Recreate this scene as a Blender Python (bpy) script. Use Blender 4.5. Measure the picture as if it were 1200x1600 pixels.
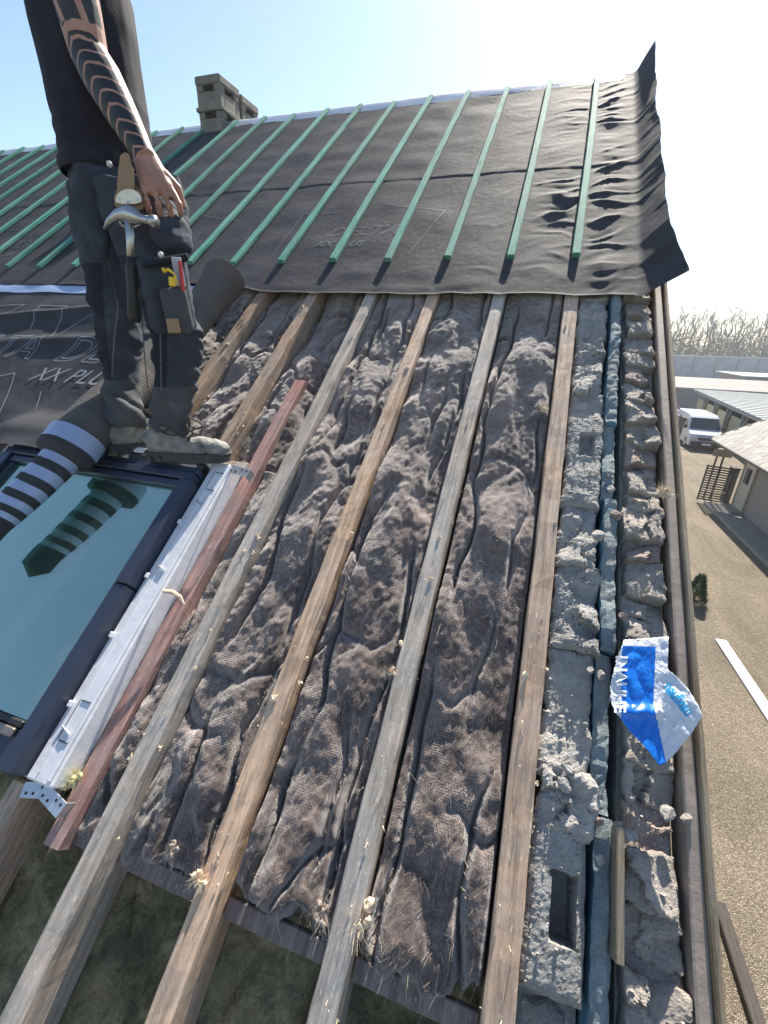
import bpy, bmesh, math, random
import numpy as np
from mathutils import Matrix, Vector

for o in list(bpy.data.objects):
    bpy.data.objects.remove(o, do_unlink=True)
scene = bpy.context.scene
COL = scene.collection
# ------------------------------------------------------------------ camera, sky, sun, exposure
RIGHT = Vector((0.9485415952, 0.3152426881, 0.0298477761))
DOWN = Vector((0.1452526348, -0.3494127751, -0.9256416070))
FWD = Vector((-0.2813725542, 0.8823450347, -0.3772223821))
FPX = 679.6                       # focal length in photo pixels (1200 x 1600)
CAM = Vector((0, 0, 6.2))
cam_d = bpy.data.cameras.new('camera')
cam = bpy.data.objects.new('camera', cam_d)
COL.objects.link(cam)
cam.matrix_world = Matrix(((RIGHT.x, -DOWN.x, -FWD.x, CAM.x), (RIGHT.y, -DOWN.y, -FWD.y, CAM.y),
                           (RIGHT.z, -DOWN.z, -FWD.z, CAM.z), (0, 0, 0, 1)))
cam_d.sensor_fit = 'VERTICAL'
cam_d.sensor_height = 36
cam_d.lens = FPX / 1600 * 36
cam_d.clip_start = 0.05
cam_d.clip_end = 3000
scene.camera = cam
scene.render.resolution_x, scene.render.resolution_y = 768, 1024

PT = 0.63090852                    # roof pitch
SUN_EL = PT + math.radians(7.5)
SUN_AZ = math.radians(5.0)         # from +Y (uphill) towards +X
world = bpy.data.worlds.new('World')
scene.world = world
world.use_nodes = True
wn = world.node_tree
bg = wn.nodes['Background']
sky = wn.nodes.new('ShaderNodeTexSky')
sky.sky_type = 'NISHITA'
sky.sun_disc = False
sky.sun_elevation = SUN_EL
sky.sun_rotation = SUN_AZ
sky.air_density = 1.0
sky.dust_density = 0.5
sky.ozone_density = 1.6
wn.links.new(sky.outputs[0], bg.inputs[0])
bg.inputs[1].default_value = 0.082
sun_d = bpy.data.lights.new('sun', 'SUN')
sun_d.energy = 5.0
sun_d.angle = math.radians(0.55)
sun_d.color = (1.0, 0.93, 0.82)
sun = bpy.data.objects.new('sun', sun_d)
COL.objects.link(sun)
sdir = Vector((math.cos(SUN_EL) * math.sin(SUN_AZ), math.cos(SUN_EL) * math.cos(SUN_AZ), math.sin(SUN_EL)))
sun.rotation_euler = sdir.to_track_quat('Z', 'Y').to_euler()
sun.location = (5, 30, 30)
vs = scene.view_settings
vs.view_transform = 'Standard'
vs.look = 'None'
vs.gamma = 1
vs.use_curve_mapping = False
vs.exposure = 1.38

# ------------------------------------------------------------------ frames
XA = Vector((1, 0, 0))
SA = Vector((0, math.cos(PT), math.sin(PT)))
NA = Vector((0, -math.sin(PT), math.cos(PT)))
HC = 1.38                          # camera height over the roof plane, in roof units
UNIT = 0.87                        # metres per roof unit (set by the worker's stature and the rafter spacing)
O0 = CAM - HC * UNIT * NA          # roof origin: the foot of the perpendicular under the camera


def RP(u, v, n=0.0):
    return O0 + UNIT * (u * XA + v * SA + n * NA)


ROOFROT = Matrix(((1, 0, 0, 0), (0, SA.y, NA.y, 0), (0, SA.z, NA.z, 0), (0, 0, 0, 1)))


def RM(u, v, n=0.0):
    return Matrix.Translation(RP(u, v, n)) @ ROOFROT @ Matrix.Scale(UNIT, 4)


def ray(px, py):
    return RIGHT * ((px - 600) / FPX) + DOWN * ((py - 800) / FPX) + FWD


def rp(px, py, n=0.0):
    d = ray(px, py)
    t = (n - HC) / d.dot(NA)
    p = d * t
    return p.dot(XA), p.dot(SA)


def at_y(px, py, y):
    d = ray(px, py)
    return CAM + d * (y / d.y)


def at_z(px, py, z):
    d = ray(px, py)
    return CAM + d * ((z - CAM.z) / d.z)


# ------------------------------------------------------------------ noise
_rng = np.random.RandomState(7)
_perm = _rng.permutation(256)
_perm = np.concatenate([_perm, _perm, _perm])
_g = _rng.normal(size=(256, 3))
_g /= np.linalg.norm(_g, axis=1)[:, None]


def perlin(x, y, z=0.0):
    x, y, z = np.broadcast_arrays(np.asarray(x, float), np.asarray(y, float), np.asarray(z, float))
    xi, yi, zi = np.floor(x).astype(int), np.floor(y).astype(int), np.floor(z).astype(int)
    xf, yf, zf = x - xi, y - yi, z - zi
    fa = lambda t: t * t * t * (t * (t * 6 - 15) + 10)
    u, v, w = fa(xf), fa(yf), fa(zf)
    xi &= 255
    yi &= 255
    zi &= 255
    r = 0
    for dx in (0, 1):
        for dy in (0, 1):
            for dz in (0, 1):
                h = _perm[_perm[_perm[(xi + dx) & 255] + ((yi + dy) & 255)] + ((zi + dz) & 255)]
                g = _g[h]
                d = g[..., 0] * (xf - dx) + g[..., 1] * (yf - dy) + g[..., 2] * (zf - dz)
                r = r + d * (u if dx else 1 - u) * (v if dy else 1 - v) * (w if dz else 1 - w)
    return r * 1.6


def fbm(x, y, z=0.0, o=4):
    r, a, f = 0, 1.0, 1.0
    for i in range(o):
        r = r + a * perlin(np.asarray(x) * f, np.asarray(y) * f, np.asarray(z) * f + i * 7.3)
        a *= 0.5
        f *= 2.03
    return r


def sstep(a, b, x):
    t = np.clip((x - a) / (b - a), 0, 1)
    return t * t * (3 - 2 * t)


# ------------------------------------------------------------------ object helpers
WM = {}


def link(o, world_m, parent=None):
    COL.objects.link(o)
    if parent is not None:
        o.parent = parent
        o.matrix_parent_inverse = WM[parent.name].inverted()
    o.matrix_basis = world_m
    WM[o.name] = world_m.copy()
    return o


def tag(o, label=None, cat=None, group=None, kind=None):
    if label: o['label'] = label
    if cat: o['category'] = cat
    if group: o['group'] = group
    if kind: o['kind'] = kind
    return o


def empty(name, loc, label, cat, group=None, rot=None):
    o = bpy.data.objects.new(name, None)
    o.empty_display_size = 0.2
    m = Matrix.Translation(loc)
    if rot is not None: m = m @ rot
    link(o, m)
    return tag(o, label, cat, group)


def mobj(name, me, mats, parent=None, W=None, smooth=False):
    if not isinstance(mats, (list, tuple)): mats = [mats]
    if not me.materials:
        for m in mats: me.materials.append(m)
    me.polygons.foreach_set('use_smooth', [bool(smooth)] * len(me.polygons))
    o = bpy.data.objects.new(name, me)
    W = W if W is not None else Matrix.Identity(4)
    k = W.to_scale().x
    if abs(k - 1) > 1e-5:              # bake the unit into the mesh: objects keep scale 1
        me.transform(Matrix.Scale(k, 4))
        W = W @ Matrix.Scale(1 / k, 4)
    return link(o, W, parent)


def grid_mesh(name, P, quads=None, closed_u=False):
    """P: (a, b, 3) array of points"""
    a, b = P.shape[:2]
    idx = np.arange(a * b).reshape(a, b)
    if closed_u:
        idx = np.concatenate([idx, idx[:1]], 0)
    q = np.stack([idx[:-1, :-1], idx[1:, :-1], idx[1:, 1:], idx[:-1, 1:]], -1).reshape(-1, 4)
    me = bpy.data.meshes.new(name)
    V = P.reshape(-1, 3)
    me.vertices.add(len(V))
    me.vertices.foreach_set('co', V.astype(np.float32).ravel())
    me.loops.add(q.size)
    me.loops.foreach_set('vertex_index', q.astype(np.int32).ravel())
    me.polygons.add(len(q))
    me.polygons.foreach_set('loop_start', np.arange(0, q.size, 4, dtype=np.int32))
    me.update(calc_edges=True)
    me.validate()
    return me


class MB:
    """collects shapes for one mesh"""
    def __init__(s):
        s.v, s.f, s.m = [], [], []

    def add(s, vs_, fs_, mi=0):
        k = len(s.v)
        s.v += [tuple(p) for p in vs_]
        s.f += [tuple(i + k for i in f) for f in fs_]
        s.m += [mi] * len(fs_)
        return s

    def box(s, c, d, rot=None, mi=0, ch=0.0):
        """chamfered box, c centre, d full sizes"""
        hx, hy, hz = d[0] / 2, d[1] / 2, d[2] / 2
        c = Vector(c)
        if ch <= 0:
            P = [(x, y, z) for x in (-hx, hx) for y in (-hy, hy) for z in (-hz, hz)]
            F = [(0, 1, 3, 2), (4, 6, 7, 5), (0, 4, 5, 1), (2, 3, 7, 6), (0, 2, 6, 4), (1, 5, 7, 3)]
        else:
            bm = bmesh.new()
            bmesh.ops.create_cube(bm, size=1)
            for q in bm.verts: q.co = Vector((q.co.x * d[0], q.co.y * d[1], q.co.z * d[2]))
            bmesh.ops.bevel(bm, geom=list(bm.edges), offset=ch, segments=1, affect='EDGES')
            bm.verts.ensure_lookup_table()
            P = [tuple(q.co) for q in bm.verts]
            F = [tuple(q.index for q in f.verts) for f in bm.faces]
            bm.free()
        P = [c + (rot @ Vector(p) if rot is not None else Vector(p)) for p in P]
        return s.add(P, F, mi)

    def tube(s, path, rad, seg=10, ref=(0, 0, 1), flat=1.0, cap=True, mi=0):
        """tube along path; rad list of r or (r_ref_perp, r_ref)"""
        path = [Vector(p) for p in path]
        if not isinstance(rad, (list, tuple)): rad = [rad] * len(path)
        k0 = len(s.v)
        n = len(path)
        ref = Vector(ref)
        for i, p in enumerate(path):
            t = (path[min(i + 1, n - 1)] - path[max(i - 1, 0)]).normalized()
            a = ref - t * ref.dot(t)
            if a.length < 1e-4: a = t.orthogonal()
            a.normalize()
            b = t.cross(a)
            r = rad[i]
            ra, rb = (r if isinstance(r, (list, tuple)) else (r, r * flat))
            for j in range(seg):
                w = 2 * math.pi * j / seg
                s.v.append(tuple(p + a * (ra * math.cos(w)) + b * (rb * math.sin(w))))
        for i in range(n - 1):
            for j in range(seg):
                j2 = (j + 1) % seg
                s.f.append((k0 + i * seg + j, k0 + i * seg + j2, k0 + (i + 1) * seg + j2, k0 + (i + 1) * seg + j))
                s.m.append(mi)
        if cap:
            s.f.append(tuple(k0 + j for j in reversed(range(seg))))
            s.f.append(tuple(k0 + (n - 1) * seg + j for j in range(seg)))
            s.m += [mi, mi]
        return s

    def prism(s, poly, depth, mi=0):
        """poly: list of 3D points (planar), depth: vector"""
        n = len(poly)
        d = Vector(depth)
        P = [Vector(p) for p in poly] + [Vector(p) + d for p in poly]
        F = [tuple(reversed(range(n))), tuple(range(n, 2 * n))]
        F += [(i, (i + 1) % n, n + (i + 1) % n, n + i) for i in range(n)]
        return s.add(P, F, mi)

    def ball(s, c, r, seg=10, rings=6, mi=0):
        c = Vector(c)
        if not isinstance(r, (list, tuple)): r = (r, r, r)
        P, F = [], []
        for i in range(1, rings):
            th = math.pi * i / rings
            for j in range(seg):
                ph = 2 * math.pi * j / seg
                P.append(c + Vector((r[0] * math.sin(th) * math.cos(ph), r[1] * math.sin(th) * math.sin(ph), r[2] * math.cos(th))))
        P += [c + Vector((0, 0, r[2])), c - Vector((0, 0, r[2]))]
        for i in range(rings - 2):
            for j in range(seg):
                j2 = (j + 1) % seg
                F.append((i * seg + j, (i + 1) * seg + j, (i + 1) * seg + j2, i * seg + j2))
        t, b = len(P) - 2, len(P) - 1
        for j in range(seg):
            j2 = (j + 1) % seg
            F.append((t, j, j2))
            F.append((b, (rings - 2) * seg + j2, (rings - 2) * seg + j))
        return s.add(P, F, mi)

    def mesh(s, name='mesh'):
        me = bpy.data.meshes.new(name)
        me.from_pydata(s.v, [], s.f)
        me.polygons.foreach_set('material_index', s.m)
        me.update()
        bm = bmesh.new()
        bm.from_mesh(me)
        bmesh.ops.recalc_face_normals(bm, faces=bm.faces)
        bm.to_mesh(me)
        bm.free()
        return me

    def build(s, name, mats, parent=None, W=None, smooth=False, local=None):
        """local: world matrix whose frame the mesh is expressed in (vertices given in world)"""
        if local is not None:
            inv = local.inverted()
            s.v = [tuple(inv @ Vector(p)) for p in s.v]
            W = local
        return mobj(name, s.mesh(name), mats, parent, W, smooth)


def remesh(mb, size, smooth=4):
    me = mb.mesh('tmp')
    o = bpy.data.objects.new('tmp', me)
    COL.objects.link(o)
    m = o.modifiers.new('r', 'REMESH')
    m.mode = 'VOXEL'
    m.voxel_size = size
    if smooth:
        k = o.modifiers.new('s', 'SMOOTH')
        k.factor = 0.5
        k.iterations = smooth
    dg = bpy.context.evaluated_depsgraph_get()
    out = bpy.data.meshes.new_from_object(o.evaluated_get(dg))
    bpy.data.objects.remove(o, do_unlink=True)
    bpy.data.meshes.remove(me)
    return out


def mesh_co(me):
    a = np.empty(len(me.vertices) * 3, np.float32)
    me.vertices.foreach_get('co', a)
    return a.reshape(-1, 3).astype(float)


def mesh_no(me):
    a = np.empty(len(me.vertices) * 3, np.float32)
    me.vertex_normals.foreach_get('vector', a)
    return a.reshape(-1, 3).astype(float)


def set_co(me, c):
    me.vertices.foreach_set('co', c.astype(np.float32).ravel())
    me.update()


def attr(me, name, vals):
    a = me.attributes.new(name, 'FLOAT', 'POINT')
    a.data.foreach_set('value', np.asarray(vals, np.float32))


# ------------------------------------------------------------------ materials
class NT:
    def __init__(s, name):
        s.mat = bpy.data.materials.new(name)
        s.mat.use_nodes = True
        s.t = s.mat.node_tree
        s.b = s.t.nodes['Principled BSDF']
        s.out = s.t.nodes['Material Output']

    def n(s, typ, **kw):
        nd = s.t.nodes.new(typ)
        for k, v in kw.items():
            if k.startswith('i_'):
                key = k[2:]
                key = int(key) if key.isdigit() else key.replace('_', ' ')
                nd.inputs[key].default_value = v
            else:
                setattr(nd, k, v)
        return nd

    def l(s, a, b):
        s.t.links.new(a, b)

    def coord(s, kind='Object', scale=(1, 1, 1), rot=(0, 0, 0)):
        tc = s.n('ShaderNodeTexCoord')
        mp = s.n('ShaderNodeMapping')
        mp.inputs['Scale'].default_value = scale
        mp.inputs['Rotation'].default_value = rot
        s.l(tc.outputs[kind], mp.inputs[0])
        return mp.outputs[0]

    def noise(s, vec, scale, detail=5, rough=0.6, dist=0.0):
        nd = s.n('ShaderNodeTexNoise')
        nd.inputs['Scale'].default_value = scale
        nd.inputs['Detail'].default_value = detail
        nd.inputs['Roughness'].default_value = rough
        nd.inputs['Distortion'].default_value = dist
        if vec is not None: s.l(vec, nd.inputs['Vector'])
        return nd.outputs['Fac']

    def voro(s, vec, scale, feature='F1', rnd=1.0, out='Distance'):
        nd = s.n('ShaderNodeTexVoronoi')
        nd.feature = feature
        nd.inputs['Scale'].default_value = scale
        nd.inputs['Randomness'].default_value = rnd
        if vec is not None: s.l(vec, nd.inputs['Vector'])
        return nd.outputs[out]

    def ramp(s, fac, stops):
        nd = s.n('ShaderNodeValToRGB')
        el = nd.color_ramp.elements
        while len(el) < len(stops): el.new(0.5)
        for e, (p, c) in zip(el, stops):
            e.position = p
            e.color = (*c, 1) if len(c) == 3 else c
        s.l(fac, nd.inputs[0])
        return nd.outputs[0]

    def mix(s, fac, a, b, mode='MIX'):
        nd = s.n('ShaderNodeMix', data_type='RGBA', blend_type=mode)
        for sock, val in ((nd.inputs['Factor'], fac), (nd.inputs['A'], a), (nd.inputs['B'], b)):
            if hasattr(val, 'is_linked'): s.l(val, sock)
            elif isinstance(val, (int, float)): sock.default_value = val
            else: sock.default_value = (*val, 1) if len(val) == 3 else val
        # colour sockets of the RGBA variant
        return nd.outputs['Result']

    def math(s, op, a, b=0.0, c=None):
        nd = s.n('ShaderNodeMath', operation=op)
        for i, val in enumerate((a, b, c)):
            if val is None: continue
            if hasattr(val, 'is_linked'): s.l(val, nd.inputs[i])
            else: nd.inputs[i].default_value = val
        return nd.outputs[0]

    def attr(s, name):
        nd = s.n('ShaderNodeAttribute')
        nd.attribute_name = name
        return nd.outputs['Fac']

    def bump(s, h, strength=0.5, dist=0.01, prev=None):
        nd = s.n('ShaderNodeBump')
        nd.inputs['Strength'].default_value = strength
        nd.inputs['Distance'].default_value = dist
        s.l(h, nd.inputs['Height'])
        if prev is not None: s.l(prev, nd.inputs['Normal'])
        return nd.outputs[0]

    def done(s, col=None, rough=0.8, normal=None, **kw):
        if col is not None:
            if hasattr(col, 'is_linked'): s.l(col, s.b.inputs['Base Color'])
            else: s.b.inputs['Base Color'].default_value = (*col, 1)
        if hasattr(rough, 'is_linked'): s.l(rough, s.b.inputs['Roughness'])
        else: s.b.inputs['Roughness'].default_value = rough
        if normal is not None: s.l(normal, s.b.inputs['Normal'])
        for k, v in kw.items():
            s.b.inputs[k.replace('_', ' ')].default_value = v
        return s.mat


def mix3(n, fac, a, b, mode='MIX'):
    """colour mix with correct sockets"""
    nd = n.t.nodes.new('ShaderNodeMixRGB')
    nd.blend_type = mode
    for sock, val in ((nd.inputs[0], fac), (nd.inputs[1], a), (nd.inputs[2], b)):
        if hasattr(val, 'is_linked'): n.l(val, sock)
        elif isinstance(val, (int, float)): sock.default_value = val
        else: sock.default_value = (*val, 1)
    return nd.outputs[0]


def m_plain(name, c, rough=0.6, var=0.12, scale=20, bump=0.15, metallic=0.0, spec=0.5, bd=0.003):
    n = NT(name)
    v = n.coord('Object')
    f = n.noise(v, scale, 6, 0.65)
    col = n.ramp(f, [(0.25, tuple(x * (1 - var) for x in c)), (0.75, tuple(min(1, x * (1 + var)) for x in c))])
    nb = n.bump(n.noise(v, scale * 4, 4), bump, bd)
    n.b.inputs['Metallic'].default_value = metallic
    n.b.inputs['Specular IOR Level'].default_value = spec
    return n.done(col, rough, nb)


def m_wood(name, c, dark=0.45, grey=0.0, scale=1.0, seed=0.0, axis=1):
    n = NT(name)
    tc = n.n('ShaderNodeTexCoord')
    oi = n.n('ShaderNodeObjectInfo')
    off = n.n('ShaderNodeVectorMath', operation='MULTIPLY_ADD')
    off.inputs[1].default_value = (1, 1, 1)
    cmb = n.n('ShaderNodeCombineXYZ')
    rr = n.math('MULTIPLY', oi.outputs['Random'], 37.0)
    for i in range(3): n.l(rr, cmb.inputs[i])
    n.l(tc.outputs['Object'], off.inputs[0])
    n.l(cmb.outputs[0], off.inputs[2])

    def mp(sc):
        m = n.n('ShaderNodeMapping')
        m.inputs['Scale'].default_value = sc
        n.l(off.outputs[0], m.inputs[0])
        return m.outputs[0]
    long = [1, 1, 1]
    long[axis] = 0.06
    g = n.noise(mp(tuple(long)), 90 * scale, 6, 0.7, 0.6)
    g2 = n.noise(mp(tuple(long)), 28 * scale, 4, 0.6, 1.5)
    blot = n.noise(mp((1, 1, 1)), 5, 6, 0.7)
    fine = n.noise(mp(tuple(0.22 if i == axis else 1.0 for i in range(3))), 210, 3, 0.6)
    gr = tuple(0.32 * sum(c) * k for k in (1.04, 1.0, 0.94))
    c1 = n.ramp(g, [(0.3, tuple(x * dark for x in c)), (0.55, c), (0.75, tuple(min(1, x * 1.35) for x in c))])
    c2 = mix3(n, n.math('MULTIPLY', n.ramp(blot, [(0.35, (0, 0, 0)), (0.65, (1, 1, 1))]), 0.35 + grey * 0.6), c1, gr)
    c3 = mix3(n, 0.5, c2, n.ramp(g2, [(0.3, (0.35, 0.33, 0.31)), (0.6, (1, 1, 1))]), 'MULTIPLY')
    # pale fibres and scuffs caught on the sawn face
    c4 = mix3(n, n.math('MULTIPLY', n.ramp(fine, [(0.63, (0, 0, 0)), (0.72, (1, 1, 1))]), 0.55), c3, tuple(min(1, x * 2.0 + 0.06) for x in c))
    # nail holes, knots, each piece its own tone
    kn = n.voro(mp(tuple(0.35 if i == axis else 1.0 for i in range(3))), 9.0)
    c4 = mix3(n, n.math('MULTIPLY', n.ramp(kn, [(0.05, (1, 1, 1)), (0.16, (0, 0, 0))]), 0.6), c4, tuple(x * 0.3 for x in c))
    tone = n.math('MULTIPLY_ADD', oi.outputs['Random'], 0.35, 0.80)
    hv = n.n('ShaderNodeHueSaturation')
    n.l(tone, hv.inputs['Value']); n.l(c4, hv.inputs['Color'])
    c4 = hv.outputs[0]
    h = n.math('ADD', g, n.math('MULTIPLY', fine, 0.4))
    return n.done(c4, 0.78, n.bump(h, 0.5, 0.004), Specular_IOR_Level=0.25)


M = {}


def mats():
    M['rafter_brown'] = m_wood('rafter_brown', (0.54, 0.37, 0.25), grey=0.2)
    M['rafter_orange'] = m_wood('rafter_orange', (0.62, 0.405, 0.255), grey=0.08)
    M['rafter_grey'] = m_wood('rafter_grey', (0.52, 0.43, 0.34), grey=0.5)
    M['rafter_red'] = m_wood('rafter_red', (0.46, 0.235, 0.195), grey=0.35)
    M['plank_dark'] = m_wood('plank_dark', (0.26, 0.19, 0.165), grey=0.3)
    M['batten_green'] = m_wood('batten_green', (0.085, 0.37, 0.275), dark=0.6)
    M['barge'] = m_wood('barge', (0.36, 0.27, 0.165), grey=0.3)
    M['lath'] = m_wood('lath', (0.36, 0.28, 0.18), grey=0.3)

    # sooty mineral wool quilt with netting
    def wool(name, base, lite, netamt=1.0):
        n = NT(name)
        v = n.coord('Object')
        big = n.noise(v, 5, 5, 0.65, 0.6)
        mid = n.noise(v, 22, 6, 0.7, 1.2)
        st = n.coord('Object', (1.0, 0.25, 1.0))
        fib = n.noise(st, 130, 5, 0.75, 2.5)
        fib2 = n.noise(v, 75, 5, 0.75, 3.0)
        c = n.ramp(mid, [(0.3, tuple(x * 0.42 for x in base)), (0.55, base), (0.8, lite)])
        c = mix3(n, 0.8, c, n.ramp(n.noise(v, 2.6, 4, 0.6, 0.8), [(0.38, (0.34, 0.34, 0.36)), (0.6, (1.1, 1.1, 1.1))]), 'MULTIPLY')
        c = mix3(n, n.math('MULTIPLY', n.ramp(big, [(0.5, (0, 0, 0)), (0.72, (1, 1, 1))]), 0.6), c, lite)
        c = mix3(n, 0.75, c, n.ramp(fib2, [(0.3, (0.35, 0.35, 0.36)), (0.55, (1, 1, 1)), (0.72, (1.6, 1.55, 1.5))]), 'MULTIPLY')
        net = n.voro(n.coord('Object', (1, 0.8, 1)), 210, rnd=0.35)
        mask = n.ramp(n.noise(v, 3.1, 3, 0.5), [(0.47, (0, 0, 0)), (0.57, (1, 1, 1))])
        nh = n.math('MULTIPLY', n.math('SUBTRACT', 0.6, net), mask)
        c = mix3(n, n.math('MULTIPLY', mask, 0.45 * netamt), c, n.ramp(net, [(0.1, (0.62, 0.50, 0.43)), (0.5, (0.10, 0.08, 0.075))]))
        h1 = n.bump(n.math('ADD', n.math('MULTIPLY', fib2, 1.0), n.math('MULTIPLY', fib, 0.6)), 0.7, 0.007)
        h2 = n.bump(nh, 0.9 * netamt, 0.004, h1)
        return n.done(c, 0.95, h2, Specular_IOR_Level=0.15, Sheen_Weight=0.85 * netamt, Sheen_Roughness=0.45)
    M['wool'] = wool('wool', (0.215, 0.158, 0.135), (0.58, 0.435, 0.365))
    M['old_wool'] = wool('old_wool', (0.40, 0.345, 0.19), (0.56, 0.485, 0.285), 0.0)
    M['fibre'] = m_plain('fibre', (0.33, 0.27, 0.225), 0.9, 0.55, 9, 0.0)
    M['fluff'] = m_plain('fluff', (0.62, 0.50, 0.36), 0.95, 0.25, 60, 0.4)
    M['yellow_fluff'] = m_plain('yellow_fluff', (0.55, 0.50, 0.25), 0.95, 0.25, 80, 0.4)

    # roofing underlay
    def membrane(name, c, rough):
        n = NT(name)
        v = n.coord('Object')
        w = n.noise(n.coord('Object', (1, 6, 1)), 120, 3, 0.6)
        w2 = n.noise(n.coord('Object', (6, 1, 1)), 120, 3, 0.6)
        d = n.noise(v, 6, 6, 0.7)
        col = n.ramp(d, [(0.3, tuple(x * 0.8 for x in c)), (0.7, tuple(x * 1.3 for x in c))])
        dust = n.ramp(n.noise(v, 190, 2), [(0.74, (0, 0, 0)), (0.80, (1, 1, 1))])
        col = mix3(n, n.math('MULTIPLY', dust, 0.25), col, (0.35, 0.33, 0.30))
        nb = n.bump(n.math('ADD', w, w2), 0.5, 0.0016)
        nb = n.bump(n.noise(v, 26, 4, 0.6), 0.35, 0.008, nb)
        return n.done(col, rough, nb, Specular_IOR_Level=0.07)
    M['membrane'] = membrane('membrane', (0.052, 0.053, 0.057), 0.75)
    M['membrane_back'] = membrane('membrane_back', (0.12, 0.112, 0.102), 0.7)
    M['print_faint'] = m_plain('print_faint', (0.105, 0.105, 0.11), 0.6)
    M['print_clear'] = m_plain('print_clear', (0.20, 0.21, 0.23), 0.6)
    M['tape_blue'] = m_plain('tape_blue', (0.30, 0.375, 0.54), 0.3, 0.08, 8, 0.2, bd=0.004)
    M['ridge_tape'] = m_plain('ridge_tape', (0.42, 0.46, 0.52), 0.35, 0.1, 10, 0.3, bd=0.006)

    # concrete, mortar, stone
    def masonry(name, c, pit=0.5, dust=0.3, ps=95):
        n = NT(name)
        v = n.coord('Object')
        f = n.noise(v, 14, 8, 0.7)
        f2 = n.noise(v, 70, 5, 0.7)
        p = n.voro(v, ps)
        col = n.ramp(f, [(0.25, tuple(x * 0.6 for x in c)), (0.5, c), (0.78, tuple(min(1, x * 1.45) for x in c))])
        pits = n.ramp(p, [(0.10, (1, 1, 1)), (0.34, (0, 0, 0))])
        pm = n.ramp(n.noise(v, 9, 3), [(0.42, (0, 0, 0)), (0.6, (1, 1, 1))])
        pk = n.math('MULTIPLY', pits, pm)
        col = mix3(n, n.math('MULTIPLY', pk, pit), col, tuple(x * 0.25 for x in c))
        col = mix3(n, n.math('MULTIPLY', n.ramp(n.noise(v, 5, 4), [(0.45, (0, 0, 0)), (0.7, (1, 1, 1))]), dust), col, (0.42, 0.39, 0.34))
        h = n.math('SUBTRACT', n.math('ADD', f2, n.math('MULTIPLY', f, 0.8)), n.math('MULTIPLY', pk, pit * 1.2))
        fg = n.noise(v, 330, 3, 0.7)
        col = mix3(n, 0.55, col, n.ramp(fg, [(0.32, (0.45, 0.45, 0.45)), (0.6, (1.15, 1.15, 1.15))]), 'MULTIPLY')
        return n.done(col, 0.92, n.bump(n.math('ADD', h, n.math('MULTIPLY', fg, 0.5)), 1.0, 0.010), Specular_IOR_Level=0.2)
    M['block'] = masonry('block', (0.41, 0.395, 0.37), 0.8, 0.3)
    M['block_pale'] = masonry('block_pale', (0.49, 0.47, 0.435), 0.6, 0.5)
    M['mortar'] = masonry('mortar', (0.48, 0.455, 0.42), 0.2, 0.5)
    M['stone'] = masonry('stone', (0.44, 0.385, 0.335), 0.15, 0.5, 40)
    M['stone_red'] = masonry('stone_red', (0.38, 0.29, 0.245), 0.15, 0.4, 40)
    M['chimney'] = masonry('chimney', (0.24, 0.225, 0.195), 0.3, 0.2, 40)
    M['xps'] = m_plain('xps', (0.105, 0.24, 0.33), 0.7, 0.2, 9, 0.35, bd=0.006)
    M['xps_dusty'] = masonry('xps_dusty', (0.25, 0.31, 0.33), 0.1, 0.75, 40)
    M['channel'] = m_plain('channel', (0.30, 0.245, 0.20), 0.65, 0.25, 12, 0.3, bd=0.004)

    # window
    M['sash'] = m_plain('sash', (0.045, 0.055, 0.085), 0.38, 0.12, 14, 0.08, metallic=0.3)
    n = NT('white_frame')
    v = n.coord('Object')
    c = n.ramp(n.noise(v, 7, 6, 0.7), [(0.3, (0.66, 0.66, 0.67)), (0.6, (0.80, 0.80, 0.82))])
    sp = n.ramp(n.noise(v, 170, 2, 0.6), [(0.66, (0, 0, 0)), (0.74, (1, 1, 1))])
    c = mix3(n, n.math('MULTIPLY', sp, 0.5), c, (0.30, 0.25, 0.19))
    st = n.ramp(n.noise(n.coord('Object', (1, .12, 1)), 40, 4, 0.7), [(0.58, (0, 0, 0)), (0.75, (1, 1, 1))])
    c = mix3(n, n.math('MULTIPLY', st, 0.35), c, (0.36, 0.33, 0.29))
    M['white_frame'] = n.done(c, 0.5, n.bump(n.noise(v, 14, 3), 0.2, 0.006))
    M['zinc'] = m_plain('zinc', (0.58, 0.60, 0.62), 0.35, 0.12, 20, 0.15, metallic=0.7)
    M['black_rubber'] = m_plain('black_rubber', (0.018, 0.018, 0.02), 0.5, 0.2, 20, 0.1)
    M['bronze'] = m_plain('bronze', (0.30, 0.24, 0.20), 0.35, 0.15, 20, 0.1, metallic=0.7)
    M['lining'] = m_plain('lining', (0.50, 0.55, 0.54), 0.8)
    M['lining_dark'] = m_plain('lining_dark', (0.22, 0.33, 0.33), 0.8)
    n = NT('pane')
    n.t.nodes.remove(n.b)
    tr = n.n('ShaderNodeBsdfTransparent')
    tr.inputs[0].default_value = (0.52, 0.82, 0.76, 1)
    gl = n.n('ShaderNodeBsdfGlossy')
    gl.inputs['Color'].default_value = (0.76, 0.93, 0.80, 1)
    gl.inputs['Roughness'].default_value = 0.015
    lw = n.n('ShaderNodeLayerWeight')
    lw.inputs[0].default_value = 0.45
    fac = n.math('ADD', n.math('MULTIPLY', lw.outputs['Facing'], 0.5), 0.38)
    dust = n.ramp(n.noise(n.coord('Object'), 3.0, 5, 0.7), [(0.45, (0, 0, 0)), (0.8, (1, 1, 1))])
    spk = n.ramp(n.noise(n.coord('Object'), 220, 2), [(0.70, (0, 0, 0)), (0.78, (1, 1, 1))])
    df = n.n('ShaderNodeBsdfDiffuse')
    df.inputs[0].default_value = (0.5, 0.5, 0.47, 1)
    mx = n.n('ShaderNodeMixShader')
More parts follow.
